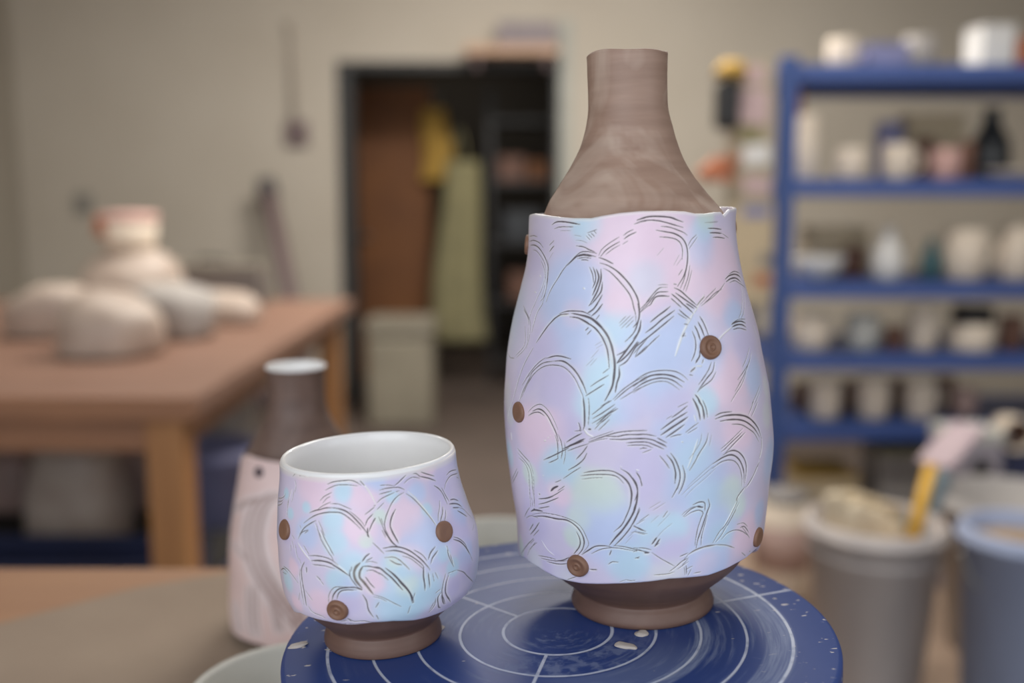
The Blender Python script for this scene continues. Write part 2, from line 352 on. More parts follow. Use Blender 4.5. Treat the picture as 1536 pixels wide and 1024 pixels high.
# ------------------------------------------------------------------ blue shelving with pots
SD = 3.3; SDEP = .46
decks = [Z(98, SD), Z(270, SD), Z(424, SD), Z(532, SD), Z(638, SD), .12]
shx = X(1178, SD, 1.2)
t = empty('shelving_unit', (shx, SD, 0), 'tall blue metal shelving unit full of pots at the right', 'shelving')
W = 1.5
for sx in (0, W):
    for sy in (0, SDEP):
        MB().box(sx-.028, sx+.028, sy, sy+.055, 0, decks[0]+.03).build('post', M['blue_dk'], t, .003)
for z in decks:
    MB().box(.03, W-.03, .012, SDEP+.04, z-.014, z).build('shelf_board', M['blue_dk'], t, .002)
    MB().box(.029, W-.029, .0, .011, z-.052, z+.004).build('front_beam', M['blue'], t, .002)
    MB().box(.029, W-.029, SDEP+.041, SDEP+.052, z-.052, z+.004).build('rear_beam', M['blue'], t, .002)
    MB().box(-.028, -.014, .056, SDEP-.001, z-.052, z).build('side_beam', M['blue'], t, .002)
def place(o, px, deck, D=None, z=None):
    D = D or SD+.13; zz = decks[deck] if z is None else z
    o.location = (X(px, D, zz), D, zz+.001); return o
def pxw(w, D): return w/F_PX*(D*.99+.1)
def mug(px, deck, w, h, m, label, D=None, handle=1, group=None, name='mug', taper=.9):
    """w,h in photo pixels -> real size at that depth"""
    D = D or SD+.13; r = pxw(w, D)/2; H = pxw(h, D)
    t = empty(name, (0, 0, 0), label, name.replace('_', ' '), group)
    lathe('mug_body' if handle else 'vessel_body', [(0,0),(r*taper*.9,0),(r*taper,.004),(r,H*.5),(r*.96,H-.003),(r*.93,H),(r*.88,H-.003),(r*.9,H*.5),(r*taper*.85,.008),(0,.007)], M[m], t, seg=32)
    if handle: 
        a = [(r*.97*handle+handle*math.sin(q)*r*.55, 0, H*.52+math.cos(q)*H*.28) for q in np.linspace(0, PI, 10)]
        MB().tube(a, .006, 8).build('handle', M[m], t, smooth=True)
    return place(t, px, deck, D)
def bottle(px, deck, w, h, m, label, D=None, name='bottle'):
    D = D or SD+.13; r = pxw(w, D)/2; H = pxw(h, D)
    t = empty(name, (0, 0, 0), label, name)
    lathe('bottle_body', [(0,0),(r*.8,0),(r*.9,.004),(r,H*.3),(r*.9,H*.55),(r*.5,H*.75),(r*.38,H*.9),(r*.42,H*.96)], M[m], t, seg=32)
    lathe('neck_ring', [(r*.3,H*.955),(r*.46,H*.96),(r*.46,H),(r*.3,H),(r*.3,H*.955)], M[m], t, seg=24)
    return place(t, px, deck, D)
def jar(px, deck, w, h, m, lid, label, D=None, frac=.8):
    D = D or SD+.13; r = pxw(w, D)/2; H = pxw(h, D)
    t = empty('jar', (0, 0, 0), label, 'jar')
    lathe('jar_body', [(0,0),(r*.95,0),(r,.004),(r,H*frac*.9),(r*.85,H*frac),(0,H*frac)], M[m], t, seg=32)
    lathe('jar_lid', [(0,H*frac+.0005),(r*.9,H*frac+.0005),(r*.9,H*.98),(r*.85,H),(0,H)], M[lid], t, seg=32)
    return place(t, px, deck, D)
def carton(px, deck, w, h, m, label, D=None, dep=.16, lidm=None):
    D = D or SD+.15; ww = pxw(w, D); H = pxw(h, D)
    t = empty('carton', (0, 0, 0), label, 'box')
    MB().box(-ww/2, ww/2, -dep/2, dep/2, 0, H*.93).build('carton_body', M[m], t, .004)
    MB().box(-ww/2-.002, ww/2+.002, -dep/2-.002, dep/2+.002, H*.93+.0005, H).build('carton_lid', M[lidm or m], t, .003)
    return place(t, px, deck, D)
# top deck
mug(1262, 0, 44, 42, 'cream', 'cream cup at the left end of the top blue shelf', handle=0, name='cup')
carton(1320, 0, 56, 34, 'lav', 'dull blue box between two pale cups on the top blue shelf')
mug(1376, 0, 46, 46, 'greybag', 'pale grey cup right of the dull blue box on the top blue shelf', handle=0, name='cup')
carton(1481, 0, 46, 60, 'white', 'bright white square tub on the top blue shelf', dep=.14)
mug(1532, 0, 30, 44, 'orange', 'orange pot cut by the right edge of the photo, top blue shelf', handle=0, name='pot')
# deck 2
mug(1206, 1, 38, 92, 'cream', 'tall cream cylinder vase at the left end of the second blue shelf', handle=0, name='vase')
mug(1275, 1, 46, 46, 'cream', 'squat cream mug right of the tall cream cylinder vase', handle=0, name='mug')
mug(1330, 1, 40, 84, 'lav', 'lavender pot behind the cream mugs on the second blue shelf', D=SD+.27, handle=0, name='pot')
mug(1345, 1, 46, 52, 'cream', 'cream mug in front of the lavender pot, second blue shelf')
mug(1383, 1, 28, 62, 'brownc', 'brown beaker between the cream mug and the pink mug', D=SD+.26, handle=0, name='beaker')
mug(1417, 1, 42, 46, 'pinkc', 'pink mug on the second blue shelf', handle=0)
mug(1449, 1, 20, 56, 'brownc', 'narrow brown beaker right of the pink mug', D=SD+.13, handle=0, name='beaker')
bottle(1482, 1, 58, 104, 'darkc', 'big black green bottle on the second blue shelf', D=SD+.27)
bowlx = empty('ceramic_bowl', (0,0,0), 'flat pale bowl in front of the big black green bottle', 'bowl')
lathe('bowl_body', [(0,0),(.03,0),(.08,.03),(.085,.036),(.08,.034),(.03,.006),(0,.005)], M['cream'], bowlx, seg=40); place(bowlx, 1512, 1, SD+.10)
carton(1392, 1, 84, 96, 'card', 'wide pale tan carton at the back of the second blue shelf', D=SD+.37, dep=.1)
bottle(1196, 1, 20, 130, 'orange', 'slim orange red bottle standing behind the tall cream cylinder vase', D=SD+.24)
# deck 3
bw = empty('ceramic_bowl', (0,0,0), 'wide white bowl at the left end of the third blue shelf', 'bowl')
lathe('bowl_body', [(0,0),(.035,0),(.07,.035),(.085,.075),(.083,.08),(.078,.075),(.06,.035),(.03,.01),(0,.008)], M['white'], bw, seg=40); place(bw, 1228, 2)
bottle(1330, 2, 46, 76, 'white', 'white bottle with narrow neck on the third blue shelf')
bottle(1395, 2, 34, 60, 'teal', 'dark teal bottle right of the white bottle, third blue shelf')
mug(1445, 2, 62, 74, 'cream', 'large cream jug on the third blue shelf', name='jug')
mug(1522, 2, 52, 78, 'cream', 'cream jar cut by the right edge of the photo, third blue shelf', handle=0, name='vase')
mug(1280, 2, 30, 44, 'brownc', 'small brown beaker between the white bowl and the white bottle', D=SD+.25, handle=0, name='beaker')
carton(1250, 2, 90, 70, 'card', 'tan carton at the back left of the third blue shelf', D=SD+.37, dep=.1)
# deck 4
mug(1215, 3, 58, 52, 'cream', 'plump cream mug at the left end of the fourth blue shelf', handle=0)
mug(1292, 3, 50, 52, 'whitebowl', 'pale grey green mug on the fourth blue shelf', handle=0)
mug(1340, 3, 30, 34, 'brownc', 'small brown cup on the fourth blue shelf', handle=0, name='cup')
mug(1382, 3, 44, 62, 'cream', 'tall cream mug left of the black lidded jar', handle=0)
jar(1455, 3, 66, 64, 'cream', 'blk', 'cream jar with a thick black lid on the fourth blue shelf', frac=.62)
mug(1515, 3, 36, 50, 'brownc', 'brown pot right of the black lidded jar', handle=0, name='pot')
# deck 5
mug(1236, 4, 48, 56, 'cream', 'cream mug at the left of the fifth blue shelf', handle=0)
mug(1308, 4, 50, 60, 'cream', 'tallest cream mug in the middle of the fifth blue shelf', handle=0)
mug(1378, 4, 48, 56, 'cream', 'cream mug with a side handle on the fifth blue shelf')
mug(1445, 4, 36, 44, 'plasticpink', 'small dusty pink mug on the fifth blue shelf', handle=0)
for i, (px, w) in enumerate(((1200, 24), (1272, 26), (1343, 24), (1415, 30))):
    mug(px, 4, w, 40+i*3, 'brownc', ['brown beaker at the very left of the fifth blue shelf', 'brown beaker between the first two cream mugs of the fifth blue shelf', 'brown beaker left of the handled mug on the fifth blue shelf', 'brown beaker right of the handled mug on the fifth blue shelf'][i], D=SD+.26, handle=0, name='beaker')
# lowest deck and things in front of it
carton(1350, 5, 100, 112, 'greybag', 'grey carton with a green lid on the lowest blue shelf', D=SD+.2, dep=.2, lidm='green')
carton(1225, 5, 90, 76, 'card', 'tan carton with a yellow lid at the left of the lowest blue shelf', D=SD+.2, dep=.24, lidm='yellow')
carton(1440, 5, 60, 90, 'plasticpink', 'dusty pink carton right of the green lidded carton on the lowest blue shelf', D=SD+.2, dep=.2)

# pinboard behind the rack with notes
PD = SD+.03
zx0, zx1 = X(1088, PD, 1.2), X(1157, PD, 1.2)
t = empty('pinboard', ((zx0+zx1)/2, PD, 0), 'narrow upright beige pinboard beside the blue shelving unit', 'pinboard')
hw = (zx1-zx0)/2
MB().box(-hw, hw, 0, .02, Z(462, PD), Z(92, PD)).build('board', mat('pinboard_cork', rgb(178,164,140), .9, rgb(160,146,124), 9, .5), t, .003)
MB().box(-hw+.005, -hw+.03, .021, .045, 0, Z(120, PD)).build('upright', M['mauve'], t)
MB().box(-hw-.05, hw-.03, .0, .06, .046-.046, .03).build('foot', M['mauve'], t)
def note(px, py, w, h, m, label, D=PD-.0005, name='note', rz=0):
    ww = w/F_PX*D; hh = h/F_PX*D
    o = MB().box(-ww/2, ww/2, -.002, 0, -hh/2, hh/2).build(name, M[m]); p = at(px, py, D); o.location = (p[0], p[1], p[2]); o.rotation_euler = (0, rz, 0); tag(o, label, 'note'); return o
note(1132, 112, 30, 26, 'pinkish', 'pink note at the top of the pinboard')
note(1130, 160, 44, 50, 'pinkish', 'large pale pink note below the small pink note on the pinboard')
note(1124, 200, 34, 26, 'green', 'green note in the upper half of the pinboard', rz=.1)
note(1134, 232, 40, 30, 'white', 'whitish note just below the green note on the pinboard', rz=-.08)
note(1135, 278, 40, 26, 'pinkish', 'pink note halfway down the pinboard', rz=.06)
note(1128, 380, 66, 140, 'card', 'large cream sheet on the lower pinboard')
note(1134, 318, 40, 16, 'lav', 'lavender strip on the lower part of the pinboard', D=PD-.0035)
note(1150, 390, 22, 18, 'grey', 'grey square on the large cream sheet', D=PD-.0035)
note(1142, 420, 24, 18, 'orange', 'orange square on the large cream sheet', D=PD-.0035)
t = empty('hanging_cap', tuple(at(1096, 128, PD-.056)), 'yellow topped black cap hanging at the upper left of the pinboard', 'cap')
lathe('cap_crown', [(0,.05),(.03,.045),(.05,.02),(.055,-.005),(.05,-.005),(0,.0)], M['yellow'], t, (0,0,.03), rot=(0,0,0))
MB().box(-.045, .03, -.03, .05, -.14, .015).build('cap_body', M['blk'], t, .02)
t = empty('orange_cloth', tuple(at(1088, 0, PD-.04)[:2])+(0,), 'orange rag hanging at the middle left of the pinboard', 'rag')
cloth('rag_fabric', M['orange'], .11, .09, Z(272, PD), Z(236, PD), t, 9, .03)

# ------------------------------------------------------------------ low platform with buckets at the right
t = empty('low_platform', (1.2, 2.6, 0), 'low tan wooden platform under the buckets at the right', 'platform')
MB().box(-.75, 1.2, -.7, .55, .14, .18).build('platform_top', M['oranwood'], t, .004)
for lx in (-.65, .2, 1.1): MB().box(lx-.04, lx+.04, -.66, .5, 0, .139).build('bearer', M['wood'], t, .003)
PZ = .181
b1 = bucket('bucket', (X(1311, 2.05, .5), 2.05, PZ), .105, .136, Z(776, 2.05)-PZ, M['bucket'], 'clay smeared grey mauve bucket stuffed with paper, right of the wheel', handle=False)
lathe('band', [(.131, Z(776, 2.05)-PZ-.075), (.1375, Z(776, 2.05)-PZ-.074), (.1375, Z(776, 2.05)-PZ-.062), (.131, Z(776, 2.05)-PZ-.061)], M['bucket'], b1)
zr = Z(776, 2.05)
def crumple(name, m, pts, thick, loc, seed):
    """folded stiff sheet: zig-zag panel pushed into the bucket"""
    r_ = np.random.RandomState(seed); n = 26; rows = 10; P = np.zeros((2*rows, n, 3))
    top = np.interp(np.linspace(0, 1, n), [q[0] for q in pts], [q[1] for q in pts]); w_ = pts[-1][2]
    for i in range(rows):
        for j in range(n):
            u = j/(n-1); v = i/(rows-1); z = -.10+(top[j]+.10)*v; y = .022*math.sin(u*6+seed)*(.4+v)+.006*math.sin(u*14+v*2)
            for s in (0, 1): P[i if s == 0 else 2*rows-1-i, j] = ((u-.5)*w_, y+s*thick, z)
    me = grid_mesh(name, np.concatenate([P, P[:1]]).transpose(1, 0, 2)[:, :, :], False)
    o = link(name, me, m, smooth=True); o.location = loc; return o
o = crumple('folded_paper', M['paper'], [(0,.052,0),(.12,.07,0),(.2,.045,0),(.42,.048,0),(.5,.03,0),(.75,.018,0),(1,-.012,.17)], .02, (X(1296, 2.05, .6), 2.03, zr-.004), 3); tag(o, 'crumpled cream paper sack sticking out of the clay smeared bucket', 'paper sack')
o = crumple('folded_paper', M['card'], [(0,.02,0),(.3,.035,0),(.6,.03,0),(1,-.0,.16)], .015, (X(1322, 2.05, .6), 2.115, zr-.004), 7); tag(o, 'second darker paper sack at the back of the clay smeared bucket', 'paper sack')
t = empty('paddle', (0,0,0), 'yellow handled paddle with pale pink blade leaning in the clay smeared bucket', 'paddle')
q0 = np.array([X(1354, 2.05, zr-.04), 2.01, zr-.05]); q1 = at(1397, 700, 2.10)
MB().tube([tuple(q0), tuple(q1)], .014, 10).build('handle', M['yellowp'], t, smooth=True)
q2 = at(1450, 642, 2.16); dv = q2-q1; Lb = float(np.linalg.norm(dv))
bl_ = MB().box(-.042, .042, -.007, .007, .003, Lb+.01).build('blade', M['pale_mauve'], t, .01)
bl_.rotation_mode = 'QUATERNION'; bl_.rotation_quaternion = Vector(dv).to_track_quat('Z', 'Y'); bl_.location = q1
sp_ = MB().box(-.012, .012, -.0095, -.0072, .04, .07).build('orange_spot', M['orange'], bl_)
t = empty('scraper', (0,0,0), 'pale blue plastic scraper leaning behind the yellow handled tool', 'scraper')
q0 = np.array([X(1378, 2.08, zr)+.0, 2.1, zr-.06]); q1 = at(1412, 712, 2.2)
MB().tube([tuple(q0), tuple(q1)], [.03, .026], 8).build('blade', mat('pale_blue_plastic', rgb(150,172,184), .5), t, smooth=True)
hz_big = Z(748, 2.25)
bucket('bucket', (X(1522, 2.30, .55), 2.30, PZ), .13, .168, Z(742, 2.30)-PZ, M['bucketg'], 'larger beige grey bucket behind the pale blue bucket at the right edge', handle=False)
bucket('bucket', (X(1530, 1.82, .5), 1.82, PZ), .09, .108, Z(789, 1.82)-PZ, M['bucketb'], 'pale blue bucket of brown slip in front, at the right edge', content=M['slip'], chz=.93)
# jar and small things left of bucket
t = empty('jar', (X(1172, 2.62, .3), 2.62, PZ), 'tan banded jar between the tall vase and the buckets', 'jar')
r, H = .075, Z(738, 2.62)-PZ
lathe('jar_body', [(0,0),(r*.95,0),(r,.005),(r,H-.03),(r*.8,H-.02),(0,H-.02)], M['cream'], t)
lathe('jar_lid', [(0,H-.0195),(r*.86,H-.0195),(r*.86,H),(0,H)], M['grey'], t)
lathe('paper_band', [(r*.98,H*.3),(r+.002,H*.3),(r+.002,H*.72),(r*.98,H*.72)], M['plasticpink'], t)
# white board box and navy box with mug at far right
t = empty('carton', (X(1452, 2.72, .5), 2.72, PZ), 'tall pale grey mauve carton standing behind the yellow handled tool', 'box')
hh = Z(640, 2.72)-PZ
MB().box(-.085, .06, -.07, .07, 0, hh-.03).build('carton_body', mat('pale_mauve_carton', rgb(166,158,166), .7), t, .005)
MB().box(-.088, .063, -.073, .073, hh-.0295, hh).build('carton_lid', M['whitebowl'], t, .004)
o = MB().tube([(0,0,0),(0,-.012,0)], .024, 16).build('round_sticker', M['blk'], t); o.location = (-.0, -.0705, Z(700, 2.65)-PZ); o['label'] = 'dark round spot on the carton'
t = empty('cabinet', (X(1560, 2.85, .5), 2.9, PZ), 'dark navy cabinet at the right edge behind the buckets', 'cabinet')
hh = Z(682, 2.78)-PZ
MB().box(-.175, .25, -.12, .12, 0, hh).build('cabinet_body', M['navy'], t, .004)
cdr = MB().box(-.165, .24, -.136, -.121, .02, hh-.02).build('cabinet_door', M['navy'], t, .004)
MB().tube([(-.14, -.137, .4), (-.14, -.15, .4)], .012, 12).build('door_knob', M['steel'], cdr)
mg = empty('mug', (X(1520, 2.85, .7), 2.85, PZ+hh+.0515), 'cream mug lying on its side showing a brown inside, on the navy cabinet', 'mug')
lathe('mug_body', [(0,0),(.04,0),(.045,.004),(.05,.05),(.05,.088),(.046,.09),(.043,.086),(.042,.05),(.038,.01),(0,.008)], M['cream'], mg, (0, .04, 0), rot=(PI/2, 0, 0))
lathe('glazed_inside', [(0,.0085),(.037,.0105),(.041,.05),(.0415,.07)], M['brownc'], mg, (0, .04, 0), rot=(PI/2, 0, 0))
# ------------------------------------------------------------------ wheel frame (the wheel head leans a touch to the left)
TILT = math.radians(-2.3)
WZ = 1.023
_v = ray(836.5, 945); WC = CAM+_v*((WZ-1.25)/_v[2])
RM = np.array([[math.cos(TILT), 0, math.sin(TILT)], [0, 1, 0], [-math.sin(TILT), 0, math.cos(TILT)]])
class Frame:
    def __init__(s, O, R=RM, base=WC):
        s.R = R; s.O = np.asarray(O, float)@R.T+base
    def cam(s): return (CAM-s.O)@s.R
    def dirs(s, px): return (FW+np.outer(px[:, 0]-768, RT)/F_PX-np.outer(px[:, 1]-512, UP)/F_PX)@s.R
ROT = (0, TILT, 0)
t = empty('banding_wheel', (WC[0], WC[1], ZT), 'blue topped decorating wheel with pale rings carrying the cup and the tall vase', 'pottery wheel')
HZ = WZ-ZT
def disc_material():
    m = bpy.data.materials.new('blue_wheel_top'); m.use_nodes = True; N, L = NT(m); B = N['Principled BSDF']
    tc = N.new('ShaderNodeTexCoord'); sp = N.new('ShaderNodeSeparateXYZ'); L.new(tc.outputs['Object'], sp.inputs[0])
    def mth(op, a, b=None, c=None, clamp=False):
        n = N.new('ShaderNodeMath'); n.operation = op; n.use_clamp = clamp
        for i, v in enumerate((a, b, c)):
            if v is None: continue
            if isinstance(v, (int, float)): n.inputs[i].default_value = v
            else: L.new(v, n.inputs[i])
        return n.outputs[0]
    x, y = sp.outputs[0], sp.outputs[1]
    r = mth('SQRT', mth('ADD', mth('MULTIPLY', x, x), mth('MULTIPLY', y, y)))
    ang = mth('ARCTAN2', y, x)
    def noise(vec, scale, detail=4, rough=.55):
        n = N.new('ShaderNodeTexNoise'); n.inputs['Scale'].default_value = scale; n.inputs['Detail'].default_value = detail; n.inputs['Roughness'].default_value = rough
        L.new(vec, n.inputs['Vector']); return n.outputs['Fac']
    def comb(a, b, c=0):
        n = N.new('ShaderNodeCombineXYZ')
        for i, v in enumerate((a, b, c)):
            if isinstance(v, (int, float)): n.inputs[i].default_value = v
            else: L.new(v, n.inputs[i])
        return n.outputs[0]
    def sstep(v, a, b):
        n = N.new('ShaderNodeMapRange'); n.interpolation_type = 'SMOOTHSTEP'; n.inputs[1].default_value = a; n.inputs[2].default_value = b
        L.new(v, n.inputs[0]); return n.outputs[0]
    obj = tc.outputs['Object']
    polar = comb(mth('MULTIPLY', r, 260), mth('MULTIPLY', ang, 1.6), 0)
    nw = noise(obj, 60)                      # wobble of the painted lines
    rw = mth('ADD', r, mth('MULTIPLY', mth('SUBTRACT', nw, .5), .0006))
    lines = None
    for ri, hw in ((.029, .00085), (.052, .00075), (.0752, .0007), (.0985, .0007), (.121, .0008)):
        d = mth('ABSOLUTE', mth('SUBTRACT', rw, ri)); k = sstep(d, hw+.0003, hw-.0003)
        lines = k if lines is None else mth('MAXIMUM', lines, k)
    for a in (17.4, 136.6, 256.2):
        ca, sa = math.cos(math.radians(a)), math.sin(math.radians(a))
        al = mth('ADD', mth('MULTIPLY', x, ca), mth('MULTIPLY', y, sa)); cr = mth('ABSOLUTE', mth('SUBTRACT', mth('MULTIPLY', y, ca), mth('MULTIPLY', x, sa)))
        k = mth('MULTIPLY', sstep(cr, .0011, .0006), sstep(al, .0285, .0290)); lines = mth('MAXIMUM', lines, k)
    lines = mth('MULTIPLY', lines, mth('ADD', mth('MULTIPLY', sstep(noise(obj, 90, 3), .3, .5), .35), .55))
    # dried slip wiped round in arcs
    smear = sstep(noise(polar, 1.0, 5, .6), .48, .70)
    patch = sstep(noise(obj, 16, 2), .42, .62)
    haze = mth('MULTIPLY', mth('MULTIPLY', smear, patch), sstep(r, .13, .118))
    def ringband(r0, r1, a0, soft=.9, amp=1.0):
        band = mth('MULTIPLY', sstep(r, r0-.0012, r0+.0008), sstep(r, r1+.001, r1-.001))
        da = mth('COSINE', mth('SUBTRACT', ang, math.radians(a0)))
        return mth('MULTIPLY', mth('MULTIPLY', band, sstep(da, math.cos(soft), 1.0)), amp)
    str_ = mth('ADD', mth('MULTIPLY', sstep(noise(polar, 2.6, 4), .35, .65), .6), .4)
    b1 = mth('MULTIPLY', ringband(.0722, .0805, -28, .9, .9), str_)
    b2 = mth('MULTIPLY', ringband(.108, .1225, -25, 1.3, .75), str_)
    b3 = mth('MULTIPLY', ringband(.054, .0725, -60, .9, .65), mth('ADD', mth('MULTIPLY', smear, .5), .5))
    b4 = mth('MULTIPLY', ringband(.05, .118, 145, .45, .2), 1.0)
    b5 = mth('MULTIPLY', ringband(.03, .0525, -75, 1.3, .5), sstep(noise(obj, 130, 4), .45, .6))
    haze = mth('MAXIMUM', mth('MULTIPLY', haze, .5), mth('MAXIMUM', mth('MAXIMUM', b1, b2), mth('MAXIMUM', b3, mth('MAXIMUM', b4, b5))))
    mx = N.new('ShaderNodeMix'); mx.data_type = 'RGBA'; mx.inputs[6].default_value = rgb(52,74,134); mx.inputs[7].default_value = rgb(138,150,180)
    L.new(haze, mx.inputs[0])
    m2 = N.new('ShaderNodeMix'); m2.data_type = 'RGBA'; L.new(mx.outputs[2], m2.inputs[6]); m2.inputs[7].default_value = rgb(206,212,228); L.new(lines, m2.inputs[0])
    # dry clay specks, thickest at the rim
    mp = N.new('ShaderNodeMapping'); mp.inputs['Scale'].default_value = (1, 2.2, 1); L.new(obj, mp.inputs[0])
    sp1 = mth('MULTIPLY', sstep(noise(mp.outputs[0], 130, 2, .4), .675, .71), sstep(r, .1, .135))
    sp2 = sstep(noise(mp.outputs[0], 95, 1, .3), .775, .80)
    specks = mth('MAXIMUM', sp1, sp2)
    m3 = N.new('ShaderNodeMix'); m3.data_type = 'RGBA'; L.new(m2.outputs[2], m3.inputs[6]); m3.inputs[7].default_value = rgb(214,208,204); L.new(specks, m3.inputs[0])
    L.new(m3.outputs[2], B.inputs['Base Color'])
    B.inputs['Roughness'].default_value = .34; B.inputs['Specular IOR Level'].default_value = .28
    ro = mth('ADD', mth('MULTIPLY', mth('MAXIMUM', haze, lines), .22), .42); L.new(ro, B.inputs['Roughness'])
    bp = N.new('ShaderNodeBump'); bp.inputs['Strength'].default_value = .35; bp.inputs['Distance'].default_value = .0006
    L.new(mth('ADD', mth('MULTIPLY', lines, -1.0), mth('MULTIPLY', specks, 2)), bp.inputs['Height']); L.new(bp.outputs[0], B.inputs['Normal'])
    return m
RD = .1445
lathe('wheel_top', [(0,-.011),(RD-.0015,-.011),(RD,-.0095),(RD,-.0022),(RD-.0006,-.0008),(RD-.0024,0),(.1,0),(.05,0),(0,0)], disc_material(), t, (0, 0, HZ), seg=256, rot=ROT)
lathe('wheel_head', [(0,-.0112),(RD-.004,-.0112),(RD-.001,-.0125),(RD-.001,-.021),(RD-.004,-.023),(.05,-.026),(.032,-.04),(0,-.04)], mat('bronze_wheel_head', rgb(150,120,76), .35, rgb(110,88,60), 20, .5, metal=.6), t, (0, 0, HZ), seg=192, rot=ROT)
lathe('shaft', [(0,.028),(.016,.028),(.016,HZ-.0405),(0,HZ-.0405)], M['steel'], t, seg=32)
lathe('wheel_base', [(0,0),(.072,0),(.074,.004),(.07,.012),(.03,.018),(.022,.0279),(0,.0279)], M['steel'], t, seg=64)
# clay crumbs lying on the wheel
def onwheel(x, y):
    fr = Frame((0,0,0)); c = fr.cam(); d = fr.dirs(np.array([[x, y]], float))[0]; return c+d*(-c[2]/d[2])
M['crumb'] = mat('dry_clay_crumb', rgb(206,196,188), .8)
for i, (x, y, sx, sy, lb) in enumerate(((938, 969, .011, .004, 'long flat pale clay scrap on the blue wheel in front of the vase'), (962, 951, .006, .0035, 'small pale clay scrap touching the foot of the tall vase'),
                            (449, 968, .010, .003, 'long pale clay smear lump at the left rim of the blue wheel'), (660, 944, .003, .006, 'white clay flake leaning on the foot of the cup'))):
    l_ = onwheel(x, y); w_ = l_@RM.T+WC
    o = lump('clay_scrap', M['crumb'], (sx, sy*1.6, .0014), None, tuple(w_), 40+i, sub=3, amp=.35, rz=(-.5 if i == 0 else -.25 if i == 1 else .5 if i == 2 else -.4)); tag(o, lb, 'clay scrap')

# ------------------------------------------------------------------ carved sleeves
def parse(txt, tiles):
    out = []
    for ln in txt.strip().splitlines():
        ln = ln.strip()
        if not ln: continue
        for seg in ln.split(';'):
            tk = seg.split()
            if not tk: continue
            if tk[0] in tiles: tile = tiles[tk[0]]; tk = tk[1:]
            if not tk: continue
            w = tk[0]; kind = 'd'
            if w[-1] in 'pbf': kind = w[-1]; w = w[:-1]
            pts = [tuple(float(v) for v in q.split(',')) for q in tk[1:]]
            ox, oy, sc = tile
            out.append((float(w)/sc, kind, [(ox+a/sc, oy+b/sc) for a, b in pts]))
    return out
class Prof:
    def __init__(s, z, R, c):
        zz = np.linspace(z[0], z[-1], 600)
        def sm(v):
            q = catmull(list(zip(z, v)), 12); return np.interp(zz, q[:, 0], q[:, 1])
        s.zz = zz; s.Rz = sm(R); s.cz = sm(c)
    def R(s, z): return np.interp(z, s.zz, s.Rz)
    def c(s, z): return np.interp(z, s.zz, s.cz)
def hit(fr, pf, px):
    """photo points -> (phi, z) on the turned surface; nan when the point misses it"""
    px = np.asarray(px, float).reshape(-1, 2); c = fr.cam(); d = fr.dirs(px)
    ts = np.linspace(.3, .95, 1600); out = np.full((len(px), 2), np.nan)
    for i in range(len(px)):
        P = c+ts[:, None]*d[i]
        g = np.hypot(P[:, 0]-pf.c(P[:, 2]), P[:, 1])-pf.R(P[:, 2])
        inside = (g < 0) & (P[:, 2] > pf.zz[0]-.03) & (P[:, 2] < pf.zz[-1]+.03)
        k = np.argmax(inside)
        if not inside[k]: continue
        if k > 0: a = g[k-1]/(g[k-1]-g[k]); q = P[k-1]*(1-a)+P[k]*a
        else: q = P[k]
        out[i] = (math.atan2(q[0]-pf.c(q[2]), -q[1]), q[2])
    return out
def fillcurve(fr, pf, px, zback, n=720):
    if px is None: return (lambda p: zback+0*p), None
    h = hit(fr, pf, px); h = h[~np.isnan(h[:, 0])]; h = h[np.argsort(h[:, 0])]
    ph = np.concatenate([[h[0, 0]-.5], h[:, 0], [h[-1, 0]+.5]]); zz = np.concatenate([[zback], h[:, 1], [zback]])
    ph = np.concatenate([ph, [ph[0]+2*PI]]); zz = np.concatenate([zz, [zz[0]]])
    def fn(p): 
        q = (p-ph[0]) % (2*PI)+ph[0]; return np.interp(q, ph, zz)
    return fn, h
DARK = np.array(rgb(66,52,60)[:3]); BROWN = np.array(rgb(96,80,62)[:3]); PALE = np.array(rgb(232,240,244)[:3]); RIDGE = np.array(rgb(240,240,232)[:3])
PAL = {'L': rgb(216,207,231), 'P': rgb(239,211,228), 'B': rgb(192,209,242), 'C': rgb(190,223,240), 'M': rgb(214,230,219), 'G': rgb(221,222,229), 'W': rgb(236,232,226), 'K': rgb(226,200,196), 'V': rgb(206,198,230)}
PAL = {k: np.array(v[:3]) for k, v in PAL.items()}
